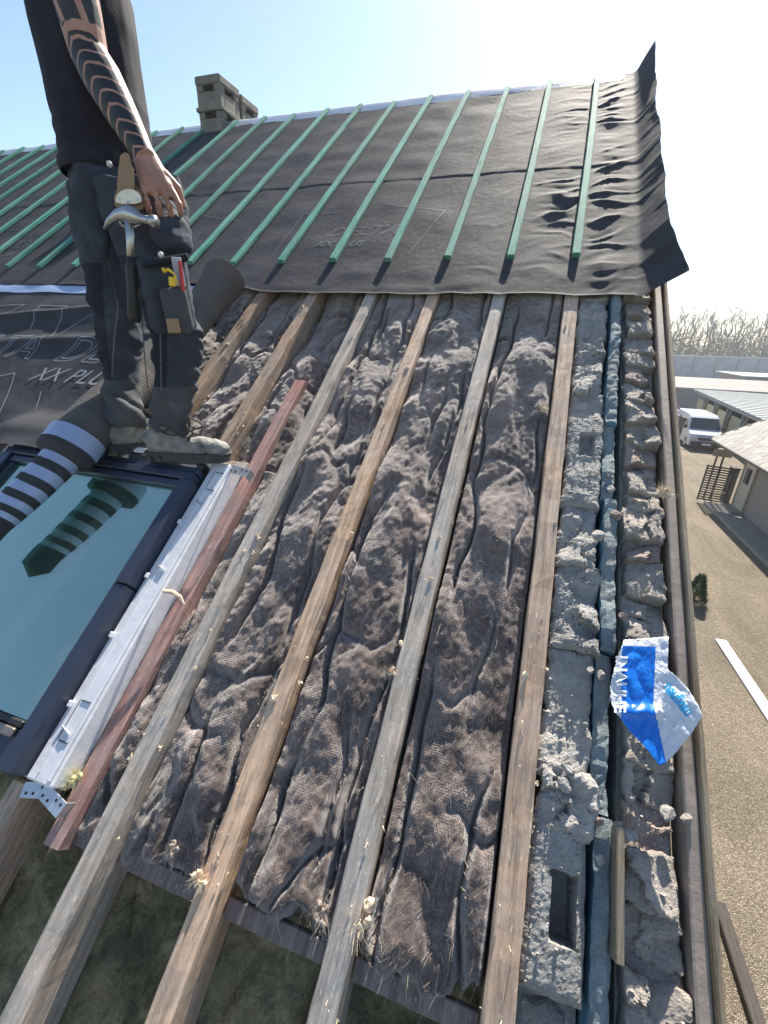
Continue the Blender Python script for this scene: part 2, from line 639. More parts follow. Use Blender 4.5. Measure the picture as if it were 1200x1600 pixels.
    n.l(fac, mx.inputs[0]); n.l(tr.outputs[0], mx.inputs[1]); n.l(gl.outputs[0], mx.inputs[2])
    mx2 = n.n('ShaderNodeMixShader')
    n.l(n.math('ADD', n.math('MULTIPLY', n.math('MULTIPLY_ADD', spk, 0.5, n.math('MULTIPLY', dust, 0.22)), dust), 0.03), mx2.inputs[0])
    n.l(mx.outputs[0], mx2.inputs[1]); n.l(df.outputs[0], mx2.inputs[2])
    n.l(mx2.outputs[0], n.out.inputs[0])
    M['pane'] = n.mat

    # person
    M['tee'] = m_plain('tee', (0.018, 0.018, 0.025), 0.85, 0.2, 30, 0.25, spec=0.2)
    def cloth(name, c):
        n = NT(name)
        v = n.coord('Object')
        d = n.noise(v, 9, 6, 0.7)
        wv = n.noise(n.coord('Object', (1, 1, 4)), 260, 2)
        col = n.ramp(d, [(0.3, tuple(x * 0.7 for x in c)), (0.55, c), (0.8, tuple(x * 1.7 + 0.01 for x in c))])
        return n.done(col, 0.88, n.bump(n.math('ADD', wv, n.math('MULTIPLY', d, 2.0)), 0.4, 0.003), Specular_IOR_Level=0.2)
    M['denim'] = cloth('denim', (0.050, 0.058, 0.074))
    M['denim_black'] = cloth('denim_black', (0.026, 0.028, 0.038))
    M['denim_grey'] = cloth('denim_grey', (0.078, 0.081, 0.086))
    M['seam'] = m_plain('seam', (0.11, 0.11, 0.115), 0.85)
    M['boot'] = m_plain('boot', (0.19, 0.183, 0.165), 0.7, 0.75, 22, 0.5, bd=0.004)
    M['sole'] = m_plain('sole', (0.05, 0.05, 0.05), 0.8, 0.35, 25, 0.4)
    M['lace'] = m_plain('lace', (0.045, 0.045, 0.043), 0.9)
    M['leather'] = m_plain('leather', (0.27, 0.17, 0.095), 0.6, 0.25, 25, 0.3)
    M['steel'] = m_plain('steel', (0.42, 0.42, 0.41), 0.32, 0.2, 30, 0.1, metallic=0.9)
    M['brass'] = m_plain('brass', (0.60, 0.52, 0.38), 0.35, 0.15, 30, 0.1, metallic=0.7)
    M['grip'] = m_plain('grip', (0.014, 0.014, 0.015), 0.55, 0.2, 30, 0.2)
    M['white_plastic'] = m_plain('white_plastic', (0.62, 0.62, 0.63), 0.45)
    M['red_paint'] = m_plain('red_paint', (0.42, 0.03, 0.035), 0.5)
    M['yellow_plastic'] = m_plain('yellow_plastic', (0.80, 0.52, 0.03), 0.5)
    M['grey_plastic'] = m_plain('grey_plastic', (0.35, 0.37, 0.40), 0.5)
    M['hair'] = m_plain('hair', (0.03, 0.022, 0.016), 0.7)
    # skin with a black tattoo sleeve: arm_v runs 0 elbow .. 1 wrist (negative above the elbow), arm_u is the angle
    n = NT('skin')
    v = n.coord('Object')
    av, au = n.attr('arm_v'), n.attr('arm_u')
    sk = n.ramp(n.noise(v, 25, 5, 0.65), [(0.3, (0.30, 0.145, 0.10)), (0.7, (0.44, 0.25, 0.185))])
    ab = n.math('ABSOLUTE', au)
    chev = n.math('MULTIPLY_ADD', ab, -0.075, n.math('MULTIPLY_ADD', n.noise(v, 16, 3), 0.07, av))
    saw = n.math('FRACT', n.math('MULTIPLY', chev, 8.5))
    dark1 = n.math('MULTIPLY', n.math('GREATER_THAN', saw, 0.20), n.math('GREATER_THAN', chev, -0.03))
    dark1 = n.math('MULTIPLY', dark1, n.math('LESS_THAN', av, 0.99))
    dark1 = n.math('MULTIPLY', dark1, n.math('LESS_THAN', ab, 2.3))
    up = n.math('FRACT', n.math('ADD', n.math('MULTIPLY', au, 0.85), n.math('MULTIPLY', av, 1.1)))
    dark2 = n.math('MULTIPLY', n.math('GREATER_THAN', up, 0.26), n.math('LESS_THAN', av, -0.12))
    dark2 = n.math('MULTIPLY', dark2, n.math('GREATER_THAN', av, -1.6))
    dk = n.math('MAXIMUM', dark1, dark2)
    hairs = n.noise(n.coord('Object', (1, 1, 0.3)), 300, 2)
    ink = n.ramp(n.noise(v, 60, 3), [(0.3, (0.012, 0.013, 0.017)), (0.7, (0.03, 0.032, 0.038))])
    col = mix3(n, dk, sk, ink)
    nb = n.bump(n.math('ADD', n.noise(v, 120, 4), hairs), 0.25, 0.002)
    M['skin'] = n.done(col, 0.5, nb, Specular_IOR_Level=0.4)
    n.b.inputs['Subsurface Weight'].default_value = 0.0

    # bag (print follows the bag's own uv)
    n = NT('bag_white')
    n.b.inputs['Transmission Weight'].default_value = 0.0
    crk = n.voro(n.coord('Object', (1, .6, 1)), 26, 'DISTANCE_TO_EDGE')
    M['bag_white'] = n.done((0.66, 0.68, 0.72), 0.28, n.bump(n.math('ADD', n.noise(n.coord('Object'), 60, 5, 0.6, 1.5), n.math('MULTIPLY', crk, 2.0)), 0.7, 0.005))
    n = NT('bag_blue')
    M['bag_blue'] = n.done(n.ramp(n.noise(n.coord('Object'), 20, 3), [(0.3, (0.005, 0.13, 0.55)), (0.7, (0.01, 0.19, 0.68))]), 0.3,
                           n.bump(n.noise(n.coord('Object'), 45, 5, 0.6), 0.5, 0.004))
    M['bag_cyan'] = m_plain('bag_cyan', (0.02, 0.36, 0.66), 0.35)

    # yard
    n = NT('gravel')
    v = n.coord('Object')
    cell = n.voro(v, 70, out='Color')
    bw = n.n('ShaderNodeSeparateColor')
    n.l(cell, bw.inputs[0])
    col = n.ramp(bw.outputs[0], [(0.0, (0.19, 0.155, 0.115)), (0.4, (0.31, 0.265, 0.20)), (0.75, (0.39, 0.34, 0.265)), (1.0, (0.50, 0.45, 0.37))])
    edge = n.voro(v, 70, 'DISTANCE_TO_EDGE')
    col = mix3(n, 0.85, col, n.ramp(edge, [(0.02, (0.42, 0.38, 0.33)), (0.16, (1, 1, 1))]), 'MULTIPLY')
    lg = n.noise(n.coord('Object', (1, .45, 1)), 0.7, 7, 0.7, 0.8)
    col = mix3(n, 0.8, col, n.ramp(lg, [(0.34, (0.58, 0.56, 0.53)), (0.62, (1.05, 1.03, 1.0))]), 'MULTIPLY')
    nb = n.bump(n.ramp(edge, [(0.0, (0, 0, 0)), (0.3, (1, 1, 1))]), 0.8, 0.02)
    M['gravel'] = n.done(col, 0.9, nb, Specular_IOR_Level=0.2)
    M['asphalt'] = m_plain('asphalt', (0.30, 0.26, 0.22), 0.9, 0.25, 3, 0.4)
    M['slab'] = masonry('slab', (0.25, 0.245, 0.225), 0.15, 0.3, 30)
    n = NT('brick_wall')
    br = n.n('ShaderNodeTexBrick')
    n.l(n.coord('Object', (1, 1, 1), (math.pi / 2, 0, math.pi / 2)), br.inputs['Vector'])
    for k, val in (('Scale', 1.0), ('Mortar Size', 0.008), ('Brick Width', 0.21), ('Row Height', 0.065)):
        br.inputs[k].default_value = val
    br.inputs['Color1'].default_value = (0.21, 0.15, 0.105, 1)
    br.inputs['Color2'].default_value = (0.13, 0.095, 0.07, 1)
    br.inputs['Mortar'].default_value = (0.25, 0.23, 0.20, 1)
    cb = mix3(n, 0.6, br.outputs[0], n.ramp(n.noise(n.coord('Object'), 9, 5), [(0.3, (0.6, 0.6, 0.6)), (0.7, (1.2, 1.2, 1.2))]), 'MULTIPLY')
    M['brick_wall'] = n.done(cb, 0.9, n.bump(br.outputs['Fac'], -0.4, 0.01))
    M['render_wall'] = m_plain('render_wall', (0.42, 0.38, 0.32), 0.9, 0.15, 6, 0.3)
    M['slate'] = m_plain('slate', (0.15, 0.138, 0.122), 0.75, 0.4, 7, 0.4)
    M['slate_b'] = m_plain('slate_b', (0.20, 0.183, 0.162), 0.75, 0.3, 7, 0.4)
    M['dark_wood'] = m_wood('dark_wood', (0.075, 0.06, 0.05), grey=0.3)
    M['pale_wood'] = m_wood('pale_wood', (0.40, 0.34, 0.25), grey=0.3)
    M['fascia'] = m_plain('fascia', (0.10, 0.09, 0.08), 0.7)
    M['door_paint'] = m_plain('door_paint', (0.46, 0.42, 0.34), 0.6)
    M['dark_glass'] = m_plain('dark_glass', (0.03, 0.04, 0.05), 0.08, 0.1, 2, 0.0)
    M['cream_panel'] = m_plain('cream_panel', (0.46, 0.42, 0.26), 0.7, 0.15, 2)
    M['shed_roof'] = m_plain('shed_roof', (0.21, 0.225, 0.225), 0.8, 0.15, 0.6, 0.2)
    M['shed_roof_far'] = m_plain('shed_roof_far', (0.17, 0.14, 0.13), 0.85, 0.2, 0.6, 0.2)
    M['grey_post'] = m_plain('grey_post', (0.22, 0.23, 0.23), 0.7)
    M['dark'] = m_plain('dark', (0.03, 0.03, 0.03), 0.9)
    M['conc_wall'] = m_plain('conc_wall', (0.25, 0.29, 0.34), 0.9, 0.25, 0.7, 0.2)
    M['conc_coping'] = m_plain('conc_coping', (0.42, 0.45, 0.46), 0.9)
    M['bark'] = m_plain('bark', (0.09, 0.088, 0.072), 0.9, 0.3, 8)
    M['twig'] = m_plain('twig', (0.11, 0.112, 0.085), 0.9, 0.3, 3)
    M['under'] = m_plain('under', (0.10, 0.11, 0.065), 0.9, 0.4, 2)
    M['conifer'] = m_plain('conifer', (0.045, 0.09, 0.03), 0.8, 0.4, 30)
    M['field'] = m_plain('field', (0.10, 0.13, 0.05), 0.9, 0.3, 0.3)
    n = NT('van_paint')
    M['van_paint'] = n.done((0.34, 0.38, 0.42), 0.28, Coat_Weight=0.5)
    M['car_red'] = NT('car_red').done((0.35, 0.03, 0.03), 0.3, Coat_Weight=0.5)
    M['tyre'] = m_plain('tyre', (0.02, 0.02, 0.02), 0.8)
    M['rim'] = m_plain('rim', (0.4, 0.4, 0.4), 0.4, metallic=0.6)
    M['plate'] = m_plain('plate', (0.7, 0.7, 0.66), 0.5)
    M['lamp'] = m_plain('lamp', (0.55, 0.58, 0.6), 0.15, metallic=0.4)


mats()
random.seed(3)

# ================================================================== GROUND
def ground():
    me = bpy.data.meshes.new('ground')
    me.from_pydata([(-320, -80, 0), (420, -80, 0), (420, 520, 0), (-320, 520, 0)], [], [(0, 1, 2, 3)])
    tag(mobj('ground', me, M['field']), kind='structure')
    me = bpy.data.meshes.new('yard')
    me.from_pydata([(-40, -30, .004), (60, -30, .004), (60, 118, .004), (-40, 118, .004)], [], [(0, 1, 2, 3)])
    tag(mobj('yard', me, M['gravel']), kind='structure')
    b = MB().box((8.05, 12.9, .05), (0.95, 15.4, .11), ch=.012)
    tag(b.build('pavement', M['slab']), kind='structure')


ground()

# ================================================================== HOUSE WITH THE OPEN ROOF
U0, SP = 0.125, 0.3635            # gable rafter and rafter spacing
RV = 5.47                         # ridge
EV = -2.2                         # eaves
LEFT = -9.6
house = empty('house', (-4.0, 4.6, 0), 'house whose tiled roof is stripped to rafters and underlay, in the foreground', 'house')


def beam(name, u, v0, v1, w, h, ntop, mat, parent, seed=0, wob=0.0025, step=0.05, skew=0.0, warp=0.004):
    L = v1 - v0
    k = max(3, int(L / step))
    ys = np.linspace(0, L, k)
    c = 0.004
    sec = np.array([(-w / 2 + c, 0), (w / 2 - c, 0), (w / 2, -c), (w / 2, -h + c), (w / 2 - c, -h), (-w / 2 + c, -h), (-w / 2, -h + c), (-w / 2, -c)])
    P = np.zeros((8, k, 3))
    for i in range(8):
        P[i, :, 0] = sec[i, 0] + wob * fbm(ys * 6, i * 3.1, seed, 3) + warp * np.sin(ys * 1.3 + seed) + skew * (ys / max(L, .01) - .5)
        P[i, :, 1] = ys
        P[i, :, 2] = sec[i, 1] + wob * fbm(ys * 5, i * 2.3 + 50, seed, 3)
    me = grid_mesh(name, P, closed_u=True)
    bm = bmesh.new()
    bm.from_mesh(me)
    bm.verts.ensure_lookup_table()
    bm.faces.new([bm.verts[i * k] for i in range(8)])
    bm.faces.new([bm.verts[i * k + k - 1] for i in reversed(range(8))])
    bmesh.ops.recalc_face_normals(bm, faces=bm.faces)
    bm.to_mesh(me)
    bm.free()
    return mobj(name, me, mat, parent, RM(u, v0, ntop))


def build_house():
    yr, zr = RP(0, RV).y, RP(0, RV).z
    # walls
    b = MB()
    pe = RP(0, EV + .35, -.20)
    yb = 2 * yr - pe.y
    for yy in (pe.y + .15, yb - .15):
        MB().box((UNIT * (LEFT + .14) / 2, yy, (pe.z - .1) / 2), (UNIT * (.14 - LEFT) - .02, .28, pe.z - .1)).build('wall', M['render_wall'], house)

    def gable_poly(x, ntop):
        p0, p1 = RP(x, EV, ntop), RP(x, RV, ntop)
        x = x * UNIT
        return [(x, p0.y, 0), (x, 2 * yr - p0.y, 0), (x, 2 * yr - p0.y, p0.z), (x, yr, p1.z), (x, p0.y, p0.z)]
    g = MB()
    g.prism(gable_poly(LEFT, -.1), (.25, 0, 0))
    g.build('end_wall', M['render_wall'], house)
    g = MB()
    g.prism(gable_poly(.162, -.115), (.135 * UNIT, 0, 0))
    g.prism(gable_poly(.372, -.10), (.125 * UNIT, 0, 0))
    gab = g.build('gable_wall', M['mortar'], house)
    # back slope deck
    d = MB()
    q = [Vector((LEFT * UNIT, yr + .02, zr - .06)), Vector((.5 * UNIT, yr + .02, zr - .06))]
    e = RP(0, EV).z
    yb2 = 2 * yr - RP(0, EV).y
    q += [Vector((.5 * UNIT, yb2, e - .06)), Vector((LEFT * UNIT, yb2, e - .06))]
    d.prism(q, (0, 0, -.05))
    d.build('back_slope', M['membrane'], house)
    # rafters
    mat_for = {0: 'rafter_brown', 1: 'rafter_grey', 2: 'rafter_orange', 3: 'rafter_grey', 4: 'rafter_brown', 5: 'rafter_brown'}
    for k in range(0, 24):
        u = U0 - SP * k
        m = M[mat_for.get(k, 'rafter_grey')]
        if k in (4, 5, 6):
            beam('rafter', u, .96, RV - .05, .062, .16, 0, m, house, k)
            beam('rafter', u, EV, -.34, .062, .16, 0, m, house, k + 40)
        elif k < 4:
            beam('rafter', u, EV, RV - .05, .066 if k == 0 else .062, .16, 0, m, house, k, warp=.006 if k else .003)
        else:
            beam('rafter', u, EV, RV - .05, .062, .16, 0, m, house, k, step=.4)
    beam('trimmer', -1.136, -.45, 1.54, .06, .14, -.028, M['rafter_red'], house, 77)
    tr = MB().box((0, 0, 0), (1.15, .05, .12), ch=.004)
    tr.build('header', M['rafter_grey'], house, RM(-1.74, .955, -.08))
    # plank carrying the lower ends of the quilts
    for k in range(4):
        ur = U0 - SP * k - .034
        ul = ur - SP + .068
        if k == 3: ul = -1.14
        pl = MB().box(((ur + ul) / 2 - ul, 0, 0), (ur - ul, .045, .028), ch=.003)
        pl.build('plank', M['plank_dark'], house, RM(ul, -.415, -.075 - .004 * k))
    # verge: metal channel and outer board
    beam('edge_channel', .522, EV, RV, .032, .10, -.018, M['channel'], house, 5, step=.2, warp=.001, wob=.0015)
    beam('barge_board', .548, EV, RV, .015, .20, .002, M['barge'], house, 8, step=.15, warp=.001, wob=.0015)
    # cavity board, in lengths
    cuts = [(-1.9, -.8), (-.79, .05), (.055, .46), (.47, 1.02), (1.03, 1.39), (1.40, 2.45)]
    for i, (a, c) in enumerate(cuts):
        k = int((c - a) / .015)
        ys = np.linspace(0, c - a, k)
        top = -.022 + .014 * fbm(ys * 5, i * 3.0, 3) + (.012 if i in (3, 5) else -.01)
        th = .042
        off = .008 * perlin(ys * 2, i * 9.1) + (.004 if i % 2 else -.004)
        P = np.zeros((6, k, 3))
        for j, (x, z) in enumerate(((0, -.35), (0, 0), (.3, .006), (.75, .004), (1, -.006), (1, -.35))):
            P[j, :, 0] = off + x * th + (.005 * fbm(ys * 22, j * 2.2 + i, 1, 3) if 0 < j < 5 else 0)
            P[j, :, 1] = ys
            P[j, :, 2] = (top + z + .006 * fbm(ys * 30, j * 4.4, i, 3)) if 0 < j < 5 else z
        me = grid_mesh('cavity_board', P)
        bm = bmesh.new(); bm.from_mesh(me); bm.verts.ensure_lookup_table()
        bm.faces.new([bm.verts[j * k] for j in range(6)]); bm.faces.new([bm.verts[j * k + k - 1] for j in reversed(range(6))])
        bmesh.ops.recalc_face_normals(bm, faces=bm.faces); bm.to_mesh(me); bm.free()
        me.materials.append(M['xps']); me.materials.append(M['xps_dusty'])
        mi = []
        for p in me.polygons:
            c0 = p.center
            mi.append(1 if p.normal.z > .35 else 0)
        me.polygons.foreach_set('material_index', mi)
        mobj('cavity_board', me, M['xps'], house, RM(.303, a, 0))
    return gab


gable = build_house()


TOPS = []


def slabrock(name, u0, u1, v0, v1, nb, nt, mat, parent, seed, amp=.008, tilt=0.0, utilt=0.0, hole=None, hdep=.16, rag=.008, res=.006, terr=0.0, rnd=.012, smooth=False, W=None):
    """broken masonry piece: a thick block whose top and outline are fractured"""
    nu, nv = max(8, int((u1 - u0) / res)), max(8, int((v1 - v0) / res))
    a = np.linspace(0, 1, nu)
    b = np.linspace(0, 1, nv)
    A, B = np.meshgrid(a, b, indexing='ij')
    w, l = u1 - u0, v1 - v0
    uu = (A - .5) * w
    vv = (B - .5) * l
    edge = rag
    uu = uu + edge * fbm(B * l * 16, seed * 3.7 + np.sign(A - .5), 1.5, 4) * np.abs(A - .5) * 2
    vv = vv + edge * 1.3 * fbm(A * w * 18, seed * 5.1 + np.sign(B - .5) * 3, 4.5, 4) * np.abs(B - .5) * 2
    n = nt + tilt * (B - .5) * l + utilt * (A - .5) * w
    n = n + amp * fbm((uu + seed) * 13, vv * 13, seed * 1.7, 5) + .0014 * perlin(uu * 85, vv * 85, seed) + .0012 * perlin(uu * 150, vv * 150, seed + 5)
    if terr:                             # fractured faces: each cell its own plane
        rs = np.random.RandomState(int(seed * 10))
        k = max(3, int(w * l / .0035))
        cu, cv = rs.uniform(-w / 2, w / 2, k), rs.uniform(-l / 2, l / 2, k)
        wu = uu + .012 * fbm(uu * 30, vv * 30, seed, 3); wv = vv + .012 * fbm(uu * 30 + 7, vv * 30, seed + 3, 3)
        dist = (wu[..., None] - cu) ** 2 + (wv[..., None] - cv) ** 2 * .7
        j = dist.argmin(-1)
        hk, tu, tv = rs.uniform(-1, .5, k) * terr, rs.normal(size=k) * .16, rs.normal(size=k) * .16
        n = n + hk[j] + tu[j] * (uu - cu[j]) + tv[j] * (vv - cv[j])
    dedge = np.minimum(np.minimum(A, 1 - A) * w, np.minimum(B, 1 - B) * l)
    n = n - rnd * np.clip(1 - dedge / (rnd * 1.3), 0, 1) ** 2
    if hole:
        hu0, hu1, hv0, hv1 = [h for h in hole]
        U_, V_ = (u0 + u1) / 2 + uu, (v0 + v1) / 2 + vv
        r = .010
        jx = .004 * fbm(U_ * 40, V_ * 40, seed, 3)
        inside = np.minimum(np.minimum(U_ - hu0, hu1 - U_), np.minimum(V_ - hv0, hv1 - V_)) + jx
        n = np.where(inside > 0, n - hdep * sstep(0, r, inside), n)
    P = np.stack([uu, vv, n], -1)
    TOPS.append(((u0 + u1) / 2 + uu[2:-2:3, 2:-2:3].ravel(), (v0 + v1) / 2 + vv[2:-2:3, 2:-2:3].ravel(), n[2:-2:3, 2:-2:3].ravel()))
    # skirt
    Z = np.full((nu + 2, nv + 2, 3), 0.0)
    Z[1:-1, 1:-1] = P
    Z[0, 1:-1] = P[0]; Z[-1, 1:-1] = P[-1]; Z[1:-1, 0] = P[:, 0]; Z[1:-1, -1] = P[:, -1]
    Z[0, 0] = P[0, 0]; Z[0, -1] = P[0, -1]; Z[-1, 0] = P[-1, 0]; Z[-1, -1] = P[-1, -1]
    for sl in ((0, slice(None)), (-1, slice(None)), (slice(None), 0), (slice(None), -1)):
        Z[sl][..., 2] = nb
    me = grid_mesh(name, Z)
    o = mobj(name, me, mat, parent, W if W is not None else RM((u0 + u1) / 2, (v0 + v1) / 2, 0), smooth)
    return o


def build_gable_top():
    B = M['block']; BP = M['block_pale']; MO = M['mortar']; S = M['stone']; SR = M['stone_red']
    # inner leaf: hollow concrete blocks and mortar, from the camera upwards
    ul, ur = .166, .292
    Y = lambda y: rp(890, y, -.02)[1]
    rows = [(1950, 1600, 'm', -.10), (1575, 1288, 'h1', -.012), (1310, 1205, 'r', -.004), (1220, 1115, 'm2', -.02), (1130, 1010, 's', -.025),
            (1015, 880, 'b', -.012), (885, 785, 'p', -.018), (790, 650, 'h2', -.012), (655, 610, 'm', -.035), (612, 565, 'p', -.02),
            (567, 520, 'b', -.025), (524, 462, 'p', -.018), (470, 425, 'b', -.02)]
    for i, (ya, yb, k, nt) in enumerate(rows):
        v0, v1 = Y(ya), Y(yb)
        kw = {}
        mat, nm = BP, 'block'
        if k == 'h1':
            h0, h1 = rp(852, 1466, -.02), rp(902, 1372, -.02)
            kw = dict(hole=(h0[0] + .004, h1[0], h0[1], h1[1]), rag=.003, amp=.003, rnd=.018); mat = B
        elif k == 'h2':
            h0, h1 = rp(903, 712, -.02), rp(930, 678, -.02)
            kw = dict(hole=(h0[0], h1[0], h0[1], h1[1]), hdep=.035, rag=.006, amp=.006); mat = B
        elif k in ('m', 'm2', 's'):
            mat, nm = MO, 'mortar_bed'; kw = dict(amp=.014 if k != 's' else .006, rag=.012)
        elif k == 'r':
            mat, nm = MO, 'mortar_bed'; kw = dict(amp=.022, rag=.014, terr=.018)
        elif k == 'b':
            mat = B; kw = dict(amp=.009, terr=.010)
        else:
            kw = dict(amp=.010, rag=.012, terr=.012)
        slabrock(nm, ul - .003 * (i % 2), ur + .006 * ((i * 7) % 3 - 1), v0, v1, -.17, nt, mat, gable, 11 + i, **kw)
    # outer leaf: cut bricks and stones with dusty mortar
    Y2 = lambda y: rp(1010, y, -.02)[1]
    ys = [425, 462, 492, 520, 548, 566, 592, 624, 655, 690, 722, 765, 792, 842, 872, 930, 962, 1000, 1060, 1130, 1190, 1255, 1330, 1420, 1530, 1700, 1900]
    for i in range(len(ys) - 1):
        v1, v0 = Y2(ys[i]), Y2(ys[i + 1])
        big = ys[i] > 1180
        mat = (S, SR, S, S)[(i * 5) % 4]
        slabrock('stone', .374 + .004 * (i % 3), .497 - .004 * ((i * 3) % 4), v0 - .006, v1 + .002, -.16, -.034 + .010 * ((i * 7) % 5 - 2) / 2,
                 mat, gable, 40 + i * 1.3, amp=.005 if not big else .006, tilt=-.22 if not big else -.10, utilt=.05 * ((i * 3) % 5 - 2), rag=.011, terr=.013 if not big else .020, rnd=.006, res=.005)
    # thin pale lath standing in the cavity
    a, b = rp(968, 1300, .0), rp(965, 1495, .0)
    lo = MB().box((0, (a[1] - b[1]) / 2, -.06), (.017, a[1] - b[1] + .02, .13), ch=.002)
    tag(lo.build('wooden_lath', M['lath'], None, RM(.3555, b[1], .012)), 'short pale wooden lath wedged upright between blue board and stone wall', 'lath')


build_gable_top()

RUB = 'loose rubble on top of the gable wall'


def rubble():
    spots = [(952, 742, .032, 'block_pale', 'angular pale mortar chip lying across blue board beside upper hollow block'),
             (955, 765, .026, 'mortar', 'small rounded mortar lump just below the pale chip on blue board'),
             (963, 808, .040, 'stone_red', 'dark reddish brick fragment wedged over the blue board'),
             (986, 826, .036, 'stone', 'squarish grey brown stone resting at edge of stone wall beside reddish fragment'),
             (934, 838, .036, 'mortar', 'crumbly mortar lump with wool strand near block edge below porous block'),
             (973, 962, .022, 'stone_red', 'small dark pebble in the cavity above the torn bag'),
             (938, 1056, .026, 'mortar', 'pinkish mortar lump left of the torn bag'),
             (924, 1048, .022, 'block_pale', 'flat mortar flake beside the lump left of the torn bag'),
             (886, 1202, .030, 'block_pale', 'pale angular mortar chip lying in broken block above the big hollow block'),
             (882, 1225, .032, 'block_pale', 'bright pale mortar cube just above the rounded mortar bed'),
             (935, 1285, .022, 'stone_red', 'brownish chip at right end of rounded mortar bed'),
             (965, 1290, .026, 'stone', 'curved brown chip on dusty board at top of pale lath'),
             (984, 1307, .026, 'mortar', 'rounded grey lump to the right of pale lath top'),
             (938, 1345, .020, 'mortar', 'pale lump bridging the cavity beside hollow block opening'),
             (1043, 1272, .030, 'mortar', 'flat pale mortar cake on stone wall below the bag'),
             (1072, 1280, .024, 'stone', 'small dark shard at channel edge below the bag')]
    for i, (px, py, r, m, lab) in enumerate(spots):
        u, v = rp(px, py, -.01)
        n0 = -.018 if u > .37 else (-.014 if u > .30 else -.004)
        u, v = rp(px, py, n0)
        rs = np.random.RandomState(i + 5)
        bm = bmesh.new()
        bmesh.ops.create_icosphere(bm, subdivisions=3, radius=1)
        co = np.array([q.co[:] for q in bm.verts])
        # cut by random planes for an angular chip
        for _ in range(9):
            d = rs.normal(size=3); d /= np.linalg.norm(d)
            h = .45 + .35 * rs.rand()
            k = co @ d - h
            co = co - np.where(k > 0, k, 0)[:, None] * d
        co = co * (r * np.array([.62, .55 + .2 * rs.rand(), .38])) * (1 + .12 * fbm(co[:, 0] * 3 + i, co[:, 1] * 3, co[:, 2] * 3, 3))[:, None]
        for q, c in zip(bm.verts, co): q.co = c
        me = bpy.data.meshes.new('rubble')
        bm.to_mesh(me); bm.free()
        rot = Matrix.Rotation(rs.rand() * 6, 4, 'Z') @ Matrix.Rotation(rs.rand() * .5 - .25, 4, 'X')
        tag(mobj('rubble', me, M[m], None, RM(u, v, n0 + r * .15) @ rot), lab, 'rubble', RUB)


rubble()


def crumbs():
    rs = np.random.RandomState(21)
    U = np.concatenate([t[0] for t in TOPS]); V = np.concatenate([t[1] for t in TOPS]); Nn = np.concatenate([t[2] for t in TOPS])
    ok = np.where((V > -.4) & (V < 2.2) & (Nn > -.06))[0]
    mb = MB()
    for i in rs.choice(ok, 1500):
        r = .0012 + .0050 * rs.rand() ** 4
        d = rs.normal(size=(6, 3)); d /= np.linalg.norm(d, axis=1)[:, None]
        c = np.array([U[i], V[i], Nn[i] + r * .5])
        ax = np.array([[1, 0, 0], [-1, 0, 0], [0, 1, 0], [0, -1, 0], [0, 0, 1], [0, 0, -1]]) * r * rs.uniform(.6, 1.4, (6, 1)) + d * r * .4
        mb.add([tuple(c + p) for p in ax], [(0, 2, 4), (2, 1, 4), (1, 3, 4), (3, 0, 4), (2, 0, 5), (1, 2, 5), (3, 1, 5), (0, 3, 5)])
    tag(mb.build('mortar_crumbs', M['mortar'], None, RM(0, 0, 0)), 'fine mortar crumbs strewn over the broken gable wall top', 'rubble', kind='stuff')


crumbs()


# ------------------------------------------------------------------ insulation quilts
def ribbons(pts_list, width):
    """thin strands: list of (k,3) arrays in local coordinates"""
    V, F = [], []
    for p in pts_list:
        k = len(p)
        base = len(V)
        for i in range(k):
            w = width * (1 - .6 * i / (k - 1))
            V.append((p[i][0] - w, p[i][1], p[i][2])); V.append((p[i][0] + w, p[i][1] + w * .7, p[i][2] + w * .5))
        for i in range(k - 1):
            F.append((base + 2 * i, base + 2 * i + 1, base + 2 * i + 3, base + 2 * i + 2))
    me = bpy.data.meshes.new('strands')
    me.from_pydata(V, [], F)
    me.update()
    return me


